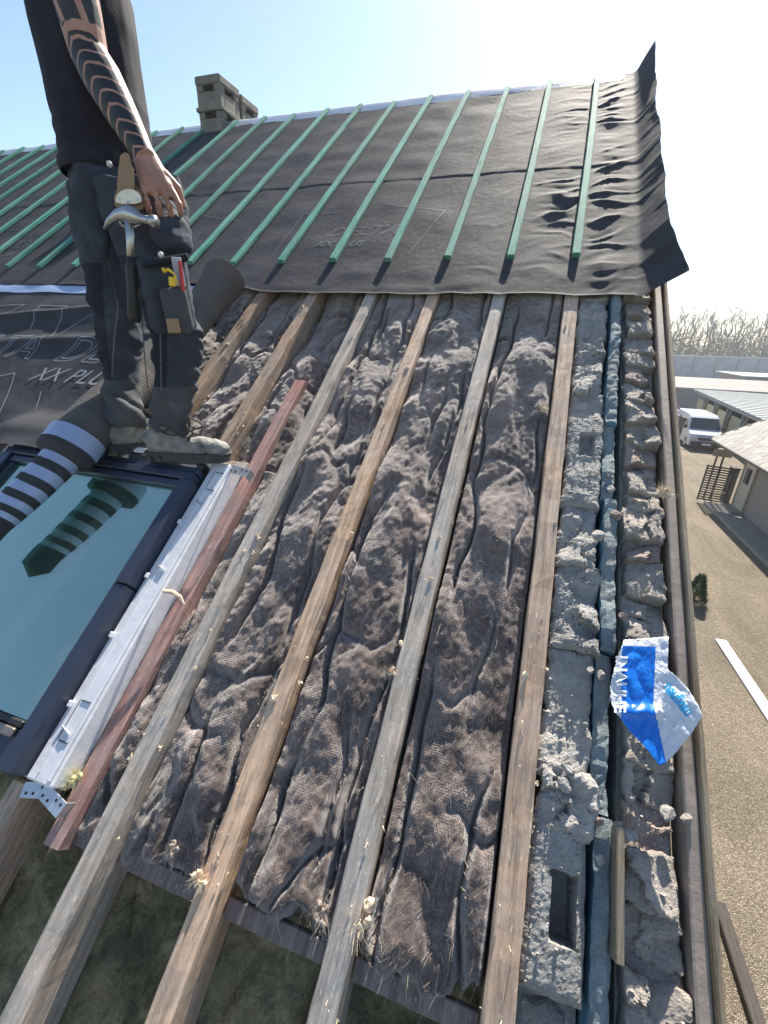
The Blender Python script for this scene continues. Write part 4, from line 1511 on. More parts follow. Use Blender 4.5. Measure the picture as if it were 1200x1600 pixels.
# ================================================================== ROOF WINDOW
def skylight():
    root = empty('roof_window', RP(-1.6, -.30, 0), 'roof window with dark sash and white outer frame below the worker\'s boots', 'roof window')
    W = RM(0, 0, 0)
    uR, uL = -1.172, -2.50
    vT, vB = .915, -.315
    WF, S = M['white_frame'], M['sash']
    # white outer frame: four trays
    def tray(name, u0, u1, v0, v1, n0, n1, along):
        b = MB()
        b.box(((u0 + u1) / 2, (v0 + v1) / 2, (n0 + n1) / 2), (u1 - u0, v1 - v0, n1 - n0), ch=.006)
        if along:
            b.box(((u0 * .62 + u1 * .38), (v0 + v1) / 2, n1 + .0005), (.004, v1 - v0 - .05, .005), ch=.001)
            b.box((u1 - .012, (v0 + v1) / 2, n1 + .005), (.012, v1 - v0 - .03, .014), ch=.003)
        return b.build(name, WF, root, W)
    fr = tray('outer_frame', -1.276, uR, vB, vT, -.045, .045, True)
    tray('outer_frame', uL, -2.392, vB, vT, -.045, .045, False)
    tray('outer_frame', -2.39, -1.278, .885, vT, -.045, .088, False)
    tray('outer_frame', -2.39, -1.278, vB, -.285, -.045, .035, False)
    # clips, slots and stamped panels on the right-hand tray
    for v in (.60, .36, .13, -.10):
        MB().box((0, 0, 0), (.016, .020, .012), ch=.003).build('clip', WF, fr, RM(-1.264, v, .052))
    for v in (.70, .40, -.17):
        MB().box((0, 0, 0), (.045, .005, .006), rot=Matrix.Rotation(-.35, 3, 'Z'), ch=.001).build('clip', M['zinc'], fr, RM(-1.228, v, .049))
    for v, l in ((.77, .09), (-.2, .12)):
        b = MB()
        b.box((0, l / 2, 0), (.0025, l, .003)); b.box((-.045, l / 2, 0), (.0025, l, .003)); b.box((-.0225, 0, 0), (.043, .0025, .003)); b.box((-.0225, l, 0), (.043, .0025, .003))
        b.build('stamped_line', M['black_rubber'], fr, RM(-1.195, v, .046))
    # fixing brackets
    def bracket(u, v, n, rz):
        b = MB()
        b.box((0, 0, 0), (.105, .042, .003), ch=.0008)
        b.box((.05, 0, -.02), (.003, .042, .04), ch=.0008)
        o = b.build('bracket', M['zinc'], root, RM(u, v, n) @ Matrix.Rotation(rz, 4, 'Z'))
        for x in (-.035, -.01, .015, .038):
            MB().tube([(x, .008 * (1 if x > 0 else -1), .0012), (x, .008 * (1 if x > 0 else -1), .0024)], .0045, 10).build('hole', M['black_rubber'], o, RM(u, v, n) @ Matrix.Rotation(rz, 4, 'Z'))
    bracket(-1.135, .885, .046, -.12)
    bracket(-1.18, -.345, .006, -.25)
    bracket(-1.25, -.34, .0, .25)
    # sash covers
    def bar(name, u0, u1, v0, v1, n0, n1, mat=S, ch=.004):
        return MB().box(((u0 + u1) / 2, (v0 + v1) / 2, (n0 + n1) / 2), (u1 - u0, v1 - v0, n1 - n0), ch=ch).build(name, mat, root, W)
    bar('sash_cover', -1.334, -1.279, .300, .775, .0, .104)
    bar('sash_cover', -1.333, -1.280, -.312, .296, .0, .101)
    bar('sash_cover', -2.385, -2.325, -.312, .775, .0, .104)
    bar('inner_sash', -1.355, -1.336, -.20, .735, .02, .082)
    bar('inner_sash', -2.323, -2.30, -.20, .735, .02, .082)
    bar('top_rail', -2.323, -1.336, .738, .770, .0, .092)
    bar('top_cover', -2.385, -1.290, .778, .812, .0, .098)
    bar('top_cover', -2.385, -1.290, .816, .845, .0, .086)
    MB().tube([(-2.385, .868, .062), (-1.290, .868, .062)], .026, 16).build('shutter_roll', M['black_rubber'], root, W, True)
    for a, b_ in ((-1.80, -1.68), (-1.45, -1.31)):
        MB().tube([(a, .868, .0625), (b_, .868, .0625)], .0275, 16).build('roll_clip', M['bronze'], root, W, True)
    br = bar('bottom_rail', -2.323, -1.336, -.312, -.205, .0, .078)
    bar('glazing_bead', -2.299, -1.358, -.203, -.182, .03, .086, M['black_rubber'])
    bar('vent_clip', -1.50, -1.365, -.232, -.205, .079, .094, M['bronze'])
    # glass
    MB().box((-1.8285, .2775, .060), (.942, .914, .012)).build('pane', M['pane'], root, W)
    # shaft below the glass
    sh = MB()
    n0, n1 = -.70, .045
    sh.box((-1.360, .27, (n0 + n1) / 2), (.02, .95, n1 - n0)); sh.box((-2.297, .27, (n0 + n1) / 2), (.02, .95, n1 - n0))
    sh.box((-1.8285, .76, (n0 + n1) / 2), (1.0, .02, n1 - n0)); sh.box((-1.8285, -.215, (n0 + n1) / 2), (1.0, .02, n1 - n0))
    sh.build('shaft_lining', M['lining'], root, W)
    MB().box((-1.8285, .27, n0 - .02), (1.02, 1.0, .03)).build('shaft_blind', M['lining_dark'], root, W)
    p0, p1 = rp(40, 800, .02), rp(218, 872, .02)
    MB().tube([(p0[0], p0[1], .02), (p1[0], p1[1], .02)], .007, 8).build('reflection_bar', M['lining'], root, W)  # pale bar added under the pane to imitate a reflected line


skylight()


# ================================================================== WORKER
# body laid out in roof units around the feet; PM places it on the window head in metres
PB = Vector((-1.56, 1.50, 5.672))
_d = PB - CAM
PM = Matrix.Translation(O0 + UNIT * (_d + HC * NA)) @ Matrix.Scale(UNIT, 4)
FD = Vector((.731, .682, 0)); RT = Vector((.682, -.731, 0)); UP = Vector((0, 0, 1))
PX = Vector((.69, .72, 0)); CN = Vector((.72, -.69, 0))      # along / towards the viewer's side of him


def pu(px, py, y):
    return at_y(px, py, y) - PB


def lerp(a, b, t):
    return a + (b - a) * t


def person():
    root = empty('person', PM.to_translation(), 'worker in black t-shirt and dark work trousers with tattooed arm, standing on the roof window', 'person')
    # joints
    Rank, Rkn, Rhip = pu(266, 688, 1.465), pu(267, 520, 1.455), pu(212, 335, 1.50)
    Lank, Lkn, Lhip = pu(196, 678, 1.50), pu(175, 520, 1.58), pu(166, 335, 1.64)
    belt = pu(172, 264, 1.58)
    mid = pu(150, 140, 1.58)
    chest = pu(124, 0, 1.58)
    sh_c = chest + Vector((-.01, -.01, .10))
    neck = sh_c + Vector((.02, .02, .13))
    head = neck + Vector((.06, .055, .17))
    Rsh = sh_c + RT * .225 + Vector((0, 0, .01))
    Rel, Rwr, Rkk = pu(139, 84, 1.42), pu(229, 250, 1.40), pu(249, 300, 1.395)
    Lsh = sh_c - RT * .225
    Lel = Lsh + Vector((-.03, .03, -.33)); Lwr = Lel + FD * .14 + Vector((0, 0, -.27)); Lkk = Lwr + FD * .02 + Vector((0, 0, -.09))
    b = MB()
    # trunk, neck, head
    b.tube([belt - UP * .14, belt, mid, chest, sh_c, sh_c + UP * .06], [(.11, .15), (.12, .16), (.125, .165), (.135, .195), (.11, .21), (.06, .09)], 24, ref=FD)
    b.tube([sh_c, neck, neck + UP * .06 + FD * .03], [.075, .064, .064], 16)
    b.ball(head, (.105, .098, .135), 20, 14)
    b.ball(head + FD * .035 - UP * .075, (.065, .06, .06), 14, 10)
    b.tube([head + FD * .09 + UP * .01, head + FD * .128 - UP * .03], [.012, .02], 8)
    for s_ in (-1, 1):
        b.ball(head + RT * .10 * s_ - UP * .01, (.018, .018, .038), 8, 6)
    # legs
    for h, k_, a in ((Rhip, Rkn, Rank), (Lhip, Lkn, Lank)):
        b.tube([h + UP * .06, lerp(h, k_, .5), k_, lerp(k_, a, .35), a + UP * .03], [.080, .060, .042, .038, .028], 14)
    # arms
    for (s1, e1, w1, sgn) in ((Rsh, Rel, Rwr, 1), (Lsh, Lel, Lwr, -1)):
        up = (e1 - s1)
        b.tube([s1 + UP * .01 - RT * sgn * .05, s1, lerp(s1, e1, .35), lerp(s1, e1, .7), e1, lerp(e1, w1, .22), lerp(e1, w1, .5), lerp(e1, w1, .8), w1],
               [.065, .072, .072, .064, .056, .060, .053, .042, (.040, .032)], 18, ref=RT)
    # hands: palm and five separate fingers each
    def hand(w1, kk, spread, back, sgn):
        d = (kk - w1).normalized()
        L = (kk - w1).length
        b.tube([w1 - d * .02, lerp(w1, kk, .45), lerp(w1, kk, .85), kk + d * .004], [(.036, .026), (.048, .026), (.052, .024), (.048, .018)], 14, ref=spread)
        for i in range(4):
            off = spread * (-.042 + .028 * i)
            ln = (.084, .094, .090, .072)[i]
            p0 = kk + off - d * .012
            dn = (d * .9 - UP * .25).normalized()
            p1 = p0 + dn * ln * .50 + back * .010 + spread * (i - 1.5) * .005
            p2 = p1 + (dn * .75 - back * .65).normalized() * ln * .36
            p3 = p2 + (dn * .25 - back * .95).normalized() * ln * .26
            b.tube([p0, lerp(p0, p1, .6), p1, p2, p3], [.0125, .0112, .0118, .0105, .0080], 10)
            b.ball(p3, .0085, 8, 6)
        t0 = lerp(w1, kk, .35) + spread * .038
        t1 = t0 + (d * .6 + spread * .6 - back * .4).normalized() * .05
        t2 = t1 + (d * .85 - back * .4).normalized() * .045
        b.tube([t0 - spread * .02, t0, t1, t2], [.018, .018, .0145, .009], 10)
        b.ball(t2, .009, 8, 6)
    hand(Rwr, Rkk, (PX - UP * .08).normalized(), CN, 1)
    hand(Lwr, Lkk, FD, -RT, -1)
    me = remesh(b, .0044, 2)
    co = mesh_co(me)
    no = mesh_no(me)
    # face: sockets and a mouth line
    h0 = np.array(head); f = np.array(FD); r_ = np.array(RT)
    rel = co - h0
    for s_ in (-1, 1):
        e = rel - (f * .095 + r_ * .036 * s_ + np.array([0, 0, .012]))
        co -= f * (.014 * np.exp(-(e ** 2).sum(1) / .016 ** 2))[:, None]
    e = rel - (f * .095 + np.array([0, 0, -.062]))
    co -= f * (.010 * np.exp(-((e @ r_) / .026) ** 2 - (e[:, 2] / .006) ** 2 - ((e @ f) / .04) ** 2))[:, None]
    # forearm muscle and veins
    set_co(me, co)
    S_, E_, W_ = np.array(Rsh), np.array(Rel), np.array(Rwr)
    av = np.full(len(co), 5.0); au = np.zeros(len(co))

    def seg(a, c):
        ax = c - a; L = np.linalg.norm(ax); ax = ax / L
        t = (co - a) @ ax / L
        pr = a + np.clip(t, 0, 1)[:, None] * (ax * L)
        return t, np.linalg.norm(co - pr, axis=1), ax
    t1, d1, ax1 = seg(E_, W_)
    t2, d2, ax2 = seg(S_, E_)
    lo = (d1 < .085) & (d1 <= d2 + .02) & (t1 > -.25)
    hi = (d2 < .10) & ~lo
    ref = np.array(CN) * .8 - np.array(PX) * .6

    def ang(ax, a):
        r1 = ref - ax * (ref @ ax); r1 /= np.linalg.norm(r1); r2 = np.cross(ax, r1)
        q = co - a
        return np.arctan2(q @ r2, q @ r1)
    g1, g2 = ang(ax1, E_), ang(ax2, S_)
    av[lo] = t1[lo]; au[lo] = g1[lo]
    av[hi] = t2[hi] - 1.0; au[hi] = g2[hi]
    attr(me, 'arm_v', av); attr(me, 'arm_u', au)
    mobj('body', me, M['skin'], root, PM, True)
    # hair
    hb = MB().ball(head + UP * .03 - FD * .012, (.115, .108, .128), 20, 14)
    hm = remesh(hb, .01, 1)
    hc = mesh_co(hm)
    fr = (hc - np.array(head)) @ np.array(FD)
    cut = (fr > .055)
    hc[cut] -= np.array(FD) * (fr[cut] - .055)[:, None]
    hc[:, 2] = np.maximum(hc[:, 2], head.z - .03)
    hc += .006 * fbm(hc[:, 0] * 40, hc[:, 1] * 40, hc[:, 2] * 15, 3)[:, None] * mesh_no(hm)
    set_co(hm, hc)
    mobj('hair', hm, M['hair'], root, PM, True)

    # ---------------- t-shirt
    b = MB()
    hem = belt + UP * .005
    b.tube([hem - UP * .035, hem + UP * .04, lerp(belt, mid, .6), mid, lerp(mid, chest, .6), chest, sh_c, sh_c + UP * .085],
           [(.148, .178), (.160, .185), (.160, .190), (.158, .198), (.162, .222), (.160, .232), (.132, .235), (.085, .12)], 30, ref=FD)
    for s1, e1, sg in ((Rsh, Rel, 1), (Lsh, Lel, -1)):
        b.tube([s1 - RT * sg * .10 + UP * .02, s1 + UP * .005, lerp(s1, e1, .28), lerp(s1, e1, .50)], [.095, .098, .093, .092], 18)
    me = remesh(b, .008, 5)
    co = mesh_co(me); no = mesh_no(me)
    ax = np.array(PX)
    s_ = co @ ax
    lowm = np.clip(1 - (co[:, 2] - belt.z) / .22, 0, 1)
    fold = .011 * perlin(s_ * 9 + 2, co[:, 2] * 3.0, co[:, 1] * 5) + .006 * perlin(s_ * 22, co[:, 2] * 6, co[:, 1] * 9)
    fold = fold + lowm * .016 * perlin(s_ * 7, co[:, 2] * 22, co[:, 1] * 6)
    co += no * fold[:, None]
    set_co(me, co)
    mobj('t_shirt', me, M['tee'], root, PM, True)

    # ---------------- trousers
    b = MB()
    cr = (Rhip + Lhip) / 2
    b.tube([belt + UP * .02, belt - UP * .06, lerp(belt, cr, .7), cr - UP * .03], [(.135, .165), (.148, .18), (.150, .185), (.12, .17)], 26, ref=FD)
    for h, k_, a in ((Rhip, Rkn, Rank), (Lhip, Lkn, Lank)):
        kf = k_ + FD * .025
        b.tube([h + UP * .08, lerp(h, kf, .3), lerp(h, kf, .65), kf, lerp(kf, a, .3), lerp(kf, a, .65), a + UP * .075, a + UP * .040],
               [(.118, .105), (.118, .104), (.104, .092), (.094, .084), (.080, .074), (.070, .067), (.078, .073), (.084, .078)], 22, ref=FD)
    me = remesh(b, .0075, 5)
    co = mesh_co(me); no = mesh_no(me)
    z = co[:, 2]
    zk = Rkn.z; za = Rank.z
    ank = np.exp(-((z - za - .05) / .09) ** 2); kne = np.exp(-((z - zk) / .10) ** 2)
    tw = perlin(co[:, 0] * 5, co[:, 1] * 5, z * 7 + 3)
    fold = .013 * perlin(co[:, 0] * 5, co[:, 1] * 5, z * 6 + 1) + .009 * perlin(co[:, 0] * 9, co[:, 1] * 9, z * 10) + ank * .030 * perlin(co[:, 0] * 5, co[:, 1] * 5, z * 17 + tw) + kne * .018 * perlin(co[:, 0] * 7, co[:, 1] * 7, z * 26 + 2 * tw)
    px_, py_ = co @ np.array(PX), co @ np.array(CN)
    shin = sstep(zk + .02, zk - .12, z)
    cre = np.abs(perlin(px_ * 4 + .8 * z * 6, py_ * 4, z * 11 + 1.5 * px_ * 8))
    fold = fold + (.020 * shin + .012) * (np.sqrt(cre ** 2 + .004) - .25)
    cre2 = np.abs(perlin(px_ * 7 - z * 9, py_ * 6 + 4, z * 6))
    fold = fold + .010 * (np.sqrt(cre2 ** 2 + .003) - .25)
    fold = fold + .005 * perlin(co[:, 0] * 20, co[:, 1] * 24, z * 30)
    co += no * fold[:, None]
    set_co(me, co)
    for m in ('denim', 'denim_black', 'denim_grey'): me.materials.append(M[m])
    pc = np.array([p.center[:] for p in me.polygons])
    mi = np.zeros(len(pc), int)

    def legdist(h, k_, a):
        h, k_, a = np.array(h), np.array(k_), np.array(a)
        def dd(p, q):
            ax = q - p; t = np.clip(((pc - p) @ ax) / (ax @ ax), 0, 1)
            c = p + t[:, None] * ax
            return np.linalg.norm(pc - c, axis=1), c
        da, ca = dd(h, k_); db, cb = dd(k_, a)
        c = np.where((da < db)[:, None], ca, cb)
        return np.minimum(da, db), c
    dR, cR = legdist(Rhip, Rkn, Rank); dL, cL = legdist(Lhip, Lkn, Lank)
    cc = np.where((dR < dL)[:, None], cR, cL)
    rel = (pc - cc) @ np.array(PX)
    zz = pc[:, 2]
    mi[(rel < -.018) & (zz < Rhip.z - .15) & (zz > zk - .20)] = 1
    mi[zz < zk - .20] = 2
    me.polygons.foreach_set('material_index', mi.astype(np.int32))
    tro = mobj('trousers', me, [M['denim'], M['denim_black'], M['denim_grey']], root, PM, True)

    def part(name, mb, mat, par=root, smooth=False):
        return mb.build(name, mat, par, PM, smooth)
    # belt
    bl = MB()
    n_ = 40
    ring = [belt - UP * .012 + FD * (.160 * math.cos(2 * math.pi * i / n_)) + RT * (.190 * math.sin(2 * math.pi * i / n_)) for i in range(n_ + 1)]
    bl.tube(ring, [(.022, .007)] * (n_ + 1), 8, ref=UP, cap=False)
    part('belt', bl, M['denim_black'])
    # pockets and pouches on his right side (rounded slabs facing the viewer)
    R3 = Matrix((PX, -CN, UP)).transposed()

    def slab(c, w, d, h, ch=.012, roll=0.0, mi=0, mb=None):
        mb = mb or MB()
        return mb.box(c, (w, d, h), rot=R3 @ Matrix.Rotation(roll, 3, 'Y'), ch=ch)
    yP = 1.345
    pk = slab(pu(262, 463, yP), .15, .055, .235, .018, -.07)
    pm = remesh(pk, .007, 5)
    c_ = mesh_co(pm); c_ += mesh_no(pm) * (.005 * fbm(c_[:, 0] * 14, c_[:, 1] * 14, c_[:, 2] * 14, 3))[:, None]; set_co(pm, c_)
    pocket = mobj('thigh_pocket', pm, M['denim'], tro, PM, True)
    lp = slab(pu(277, 486, yP - .02), .085, .05, .145, .012, -.10)
    lm = remesh(lp, .006, 4)
    mobj('thigh_pocket', lm, M['denim_grey'], tro, PM, True)
    part('pocket_flap', slab(pu(258, 408, yP - .005), .15, .062, .022, .006, -.25), M['denim_black'], tro)
    part('label_patch', slab(pu(271, 509, yP - .060), .040, .006, .045, .002, -.05), M['leather'], tro)
    for x, y in ((251, 398), (262, 456), (171, 257)):
        c = pu(x, y, yP - (.04 if x > 200 else -.02))
        part('button', MB().tube([c, c + CN * .010], .0085, 12), M['white_plastic'], tro, True)
    # pouch under the hand
    po = MB()
    po.tube([pu(240, 300, 1.50), pu(256, 335, 1.47), pu(266, 360, 1.43), pu(279, 394, 1.41)], [(.03, .03), (.05, .04), (.068, .045), (.045, .035)], 16, ref=PX)
    po.tube([pu(266, 275, 1.56), pu(276, 330, 1.53), pu(285, 385, 1.48)], [(.035, .03), (.04, .03), (.035, .03)], 12, ref=PX)
    pm = remesh(po, .007, 3)
    c_ = mesh_co(pm); c_ += mesh_no(pm) * (.008 * fbm(c_[:, 0] * 12, c_[:, 1] * 12, c_[:, 2] * 18, 3))[:, None]; set_co(pm, c_)
    mobj('belt_pouch', pm, M['denim'], tro, PM, True)
    po = MB()
    po.tube([pu(150, 272, 1.43), pu(142, 330, 1.42), pu(160, 405, 1.41)], [(.055, .03), (.07, .03), (.02, .015)], 14, ref=PX)
    pm = remesh(po, .007, 4)
    mobj('belt_pouch', pm, M['denim'], tro, PM, True)
    # seams
    for pts in ([(213, 420), (222, 500), (226, 560), (231, 607)], [(170, 410), (184, 480), (178, 530), (175, 590)], [(232, 410), (246, 450), (250, 500), (252, 610)]):
        part('seam', MB().tube([pu(x, y, 1.352 if pts[0][0] > 200 else 1.47) for x, y in pts], .0022, 6), M['seam'], tro)
    # things stuck in the pocket
    part('folding_rule', slab(pu(279, 425, yP - .01), .030, .012, .085, .002, -.05), M['grey_plastic'], tro)
    part('cord_hook', MB().tube([pu(255, 420, yP - .045), pu(257, 424, yP - .05), pu(263, 421, yP - .05), pu(272, 428, yP - .05), pu(278, 446, yP - .045)], [.006, .006, .005, .003, .002], 8), M['yellow_plastic'], tro, True)
    part('tape_tag', slab(pu(269, 440, yP - .045), .020, .006, .028, .002, .1), M['yellow_plastic'], tro)

    # ---------------- boots
    def boot(heel, dirv, lab):
        d = Vector(dirv).normalized(); s = Vector((d.y, -d.x, 0))
        Lg = .345
        P_ = lambda x, y, z: heel + d * x + s * y + UP * z
        outl = [(-.012, 0), (-.004, .034), (.05, .044), (.12, .041), (.2, .053), (.27, .056), (.325, .042), (.347, .012), (.347, -.012), (.325, -.040), (.27, -.050), (.2, -.046), (.12, -.038), (.05, -.042), (-.004, -.034)]
        b = MB()
        xs = [(.0, .036, .10), (.03, .043, .115), (.09, .044, .11), (.15, .046, .098), (.20, .051, .086), (.25, .054, .078), (.29, .052, .072), (.32, .044, .060), (.342, .024, .045)]
        b.tube([P_(x, 0, h * .45 + .018) for x, w_, h in xs], [(h * .56, w_) for x, w_, h in xs], 20, ref=UP)
        b.tube([P_(.082, 0, .07), P_(.082, 0, .13), P_(.080, 0, .165)], [(.060, .048), (.058, .050), (.058, .052)], 18, ref=d)
        b.tube([P_(.17, 0, .085), P_(.12, 0, .115), P_(.09, 0, .155)], [(.02, .03), (.024, .034), (.022, .034)], 12, ref=UP)
        me = remesh(b, .006, 4)
        co = mesh_co(me)
        co += mesh_no(me) * (.004 * fbm(co[:, 0] * 25, co[:, 1] * 25, co[:, 2] * 30, 3))[:, None]
        set_co(me, co)
        o = mobj('boot', me, M['boot'], root, PM, True)
        so = MB().prism([P_(x, y * 1.06, .0) for x, y in outl], UP * .030)
        so.build('sole', M['sole'], o, PM)
        cap = MB()
        for x in (.02, .06, .22, .26, .30):
            for sg in (-1, 1):
                cap.box(P_(x, sg * .050, .010), (.020, .012, .019), rot=Matrix((d, s, UP)).transposed(), ch=.002)
        cap.build('tread', M['sole'], o, PM)['kind'] = 'stuff'
        # welt, toe cap seam and padded collar
        MB().tube([P_(x, y * 1.02, .034) for x, y in outl + outl[:1]], .0055, 6, cap=False).build('welt', M['sole'], o, PM, True)
        MB().tube([P_(.262, .055 * math.cos(t), .030 + .056 * math.sin(t)) for t in np.linspace(.1, math.pi - .1, 12)], .0035, 6).build('toe_seam', M['lace'], o, PM, True)
        MB().tube([P_(.080 + .056 * math.cos(t), .050 * math.sin(t), .150 + .006 * math.cos(2 * t)) for t in np.linspace(0, 2 * math.pi, 25)], .011, 8, cap=False).build('collar', M['boot'], o, PM, True)
        for i in range(5):
            x = .205 - .022 * i; z = .108 + .017 * i
            MB().tube([P_(x, -.04, z - .022), P_(x - .004, -.015, z + .004), P_(x - .012, .015, z + .006), P_(x - .014, .04, z - .018)], .0055, 7).build('lace', M['lace'], o, PM, True)
        for sg in (-1, 1):
            lo_ = [P_(.14 + .07 * math.sin(t) * (1 - .2 * sg), sg * (.01 + .045 * math.sin(t / 2)), .165 - .03 * math.sin(t / 2) + .018 * math.cos(t)) for t in np.linspace(.2, 5.6, 14)]
            MB().tube(lo_, .0038, 6).build('lace', M['lace'], o, PM, True)
    boot(at_z(236, 716, 5.672) - PB, (.26, .085, 0), 'right')
    boot(at_z(174, 706, 5.672) - PB, (.15, .17, 0), 'left')
    return root


person()


def hammer_set():
    y = 1.325
    R3 = Matrix((PX, -CN, UP)).transposed()
    base = PM @ pu(203, 330, y)
    # leather holder
    h = empty('hammer_holder', base, 'tan leather hammer holder with pale metal plate on the worker\'s belt', 'tool holder')
    def slabpoly(pts, yy, th):
        P = [pu(a, b, yy) for a, b in pts]
        return MB().prism([p for p in P], CN * th)
    top = slabpoly([(188, 244), (195, 239), (202, 242), (205, 258), (210, 266), (210, 300), (186, 300), (183, 290), (185, 265)], y + .012, .008)
    top.build('strap', M['leather'], h, PM)
    bk = slabpoly([(183, 296), (212, 290), (222, 304), (226, 318), (222, 327), (212, 331), (190, 330), (180, 322), (178, 310)], y + .022, .010)
    bk.build('backing', M['leather'], h, PM)
    pl = [(201 + 20 * math.cos(t), 312 - 16 * math.sin(t)) for t in np.linspace(0, math.pi, 12)] + [(181, 316), (190, 319), (212, 319), (221, 316)]
    p_ = slabpoly(pl, y, .005)
    plate = p_.build('plate', M['brass'], h, PM)
    for a, b_ in ((187, 312), (215, 312), (201, 315)):
        c = pu(a, b_, y) + CN * .005
        MB().tube([c, c + CN * .003], .0045, 10).build('rivet', M['steel'], plate, PM)
    ring = [pu(203 + 18 * math.cos(t), 346 + 9 * math.sin(t), y - .012 * math.sin(t)) for t in np.linspace(0, 2 * math.pi, 25)]
    MB().tube(ring, .004, 7, cap=False).build('ring', M['steel'], h, PM, True)
    MB().tube([pu(201, 316, y), pu(202, 337, y)], .005, 7).build('hook', M['steel'], h, PM, True)
    # hammer
    hm = empty('hammer', PM @ pu(205, 360, y), 'roofing hammer with curved claw and black rubber grip hanging at the worker\'s hip', 'hammer')
    hd = MB()
    hd.tube([pu(165, 358, y - .02), pu(172, 345, y - .02), pu(184, 336, y - .02), pu(198, 333, y - .02), pu(210, 337, y - .02), pu(222, 342, y - .02), pu(238, 346, y - .02)],
            [(.004, .010), (.010, .013), (.017, .015), (.024, .018), (.024, .019), (.013, .013), (.013, .013)], 14, ref=UP)
    hd.tube([pu(236, 345, y - .02), pu(243, 347, y - .02)], [.018, .018], 14, ref=UP)
    hd.build('head', M['steel'], hm, PM, True)
    MB().tube([pu(201, 340, y - .02), pu(204, 380, y - .02), pu(205, 412, y - .02)], [(.014, .010), (.0125, .009), (.0125, .009)], 12, ref=PX).build('shaft', M['steel'], hm, PM, True)
    MB().tube([pu(205, 402, y - .02), pu(206, 420, y - .02), pu(208, 460, y - .022), pu(210, 495, y - .022), pu(211, 504, y - .022)], [(.014, .012), (.019, .015), (.0185, .015), (.022, .017), (.016, .012)], 14, ref=PX).build('grip', M['grip'], hm, PM, True)
    # pencil
    pc = MB().tube([pu(281, 408, 1.325), pu(286, 455, 1.33)], [(.009, .006), (.009, .006)], 6)
    tag(pc.build('pencil', M['red_paint'], None, PM), 'flat red carpenter pencil in the worker\'s thigh pocket', 'pencil')


hammer_set()


# ================================================================== TORN BAG ON THE GABLE
def bag():
    rows = [(0, (975, 1000), (1045, 995)), (.18, (964, 1030), (1043, 1046)), (.30, (957, 1055), (1056, 1056)), (.40, (953, 1075), (1075, 1076)),
            (.52, (954, 1096), (1092, 1104)), (.60, (960, 1110), (1098, 1119)), (.74, (982, 1140), (1080, 1146)), (.90, (1012, 1172), (1056, 1176)), (1.0, (1030, 1196), (1042, 1191))]
    T = np.array([r[0] for r in rows]); Lx = np.array([r[1] for r in rows], float); Rx = np.array([r[2] for r in rows], float)
    na, nb = 70, 90
    A, B = np.meshgrid(np.linspace(0, 1, na), np.linspace(0, 1, nb), indexing='ij')
    l = np.stack([np.interp(B, T, Lx[:, 0]), np.interp(B, T, Lx[:, 1])], -1)
    r = np.stack([np.interp(B, T, Rx[:, 0]), np.interp(B, T, Rx[:, 1])], -1)
    pix = l + (r - l) * A[..., None]
    pix[..., 0] += 1.6 * perlin(B * 30, A * 3, 3.0) * np.abs(A - .5) * 2
    pix[..., 1] += 1.6 * perlin(A * 30, B * 3, 8.0) * np.clip(1 - B / .15, 0, 1)
    fold = lambda py: np.interp(py, [990, 1100, 1115, 1195], [1027, 1023, 1026, 1043])

    def nf(px, py):
        f = fold(py)
        side = px - f
        n = .030 + .00075 * np.clip(side, 0, 80) + .00022 * np.clip(-side, 0, 80)
        n = n + .010 * np.abs(perlin(px * .04, py * .03, 3.0)) + .0018 * np.abs(perlin(px * .12, py * .09, 9.0))
        n = n + .012 * np.exp(-((py - 1112) / 10) ** 2) * (px < f + 10)
        return n

    def pos(px, py, off=0.0):
        n = nf(px, py) + off
        dx, dy = (px - 600) / FPX, (py - 800) / FPX
        d = np.stack([RIGHT[i] * dx + DOWN[i] * dy + FWD[i] for i in range(3)], -1)
        t = (n - HC) / (d @ np.array(NA))
        p = d * t[..., None]
        return np.stack([p @ np.array(XA), p @ np.array(SA), n], -1)
    me = grid_mesh('plastic_bag', pos(pix[..., 0], pix[..., 1]))
    me.materials.append(M['bag_white']); me.materials.append(M['bag_blue'])
    W = RM(0, 0, 0)
    cx = (pix[:-1, :-1] + pix[1:, 1:]) / 2
    q = cx.reshape(-1, 2)
    blue = (q[:, 0] > 972 - .02 * (q[:, 1] - 1010)) & (q[:, 0] < fold(q[:, 1]) - 2) & (q[:, 1] > 1009 + .03 * (q[:, 0] - 975))
    me.polygons.foreach_set('material_index', blue.astype(np.int32))
    root = mobj('plastic_bag', me, [M['bag_white'], M['bag_blue']], None, W, True)
    mod = root.modifiers.new('thickness', 'SOLIDIFY'); mod.thickness = .0012
    tag(root, 'torn white and blue plastic insulation wrapper lying on the stone wall top', 'plastic bag')

    def put(body, size, p0, ang, mat, sx=1.0):
        tm = text_mesh(body, size, bold=.035 * size)
        c = mesh_co(tm)
        ca, sa = math.cos(ang), math.sin(ang)
        x = p0[0] + sx * c[:, 0] * ca - c[:, 1] * -sa * -1
        px = p0[0] + sx * c[:, 0] * ca + c[:, 1] * sa
        py = p0[1] + sx * c[:, 0] * sa - c[:, 1] * ca
        set_co(tm, pos(px, py, .0055))
        mobj('lettering', tm, mat, root, W)
    put('naufinsu', 25, (1036, 1074), .90, M['bag_cyan'], .72)
    put('INAUHE', 25, (963, 1024), 1.60, M['bag_white'], .98)


bag()


# ================================================================== YARD
def place(lst, name, parent, src, mats_):
    """copies of one mesh at world matrices"""
    for W in lst:
        o = bpy.data.objects.new(name, src)
        link(o, W, parent)


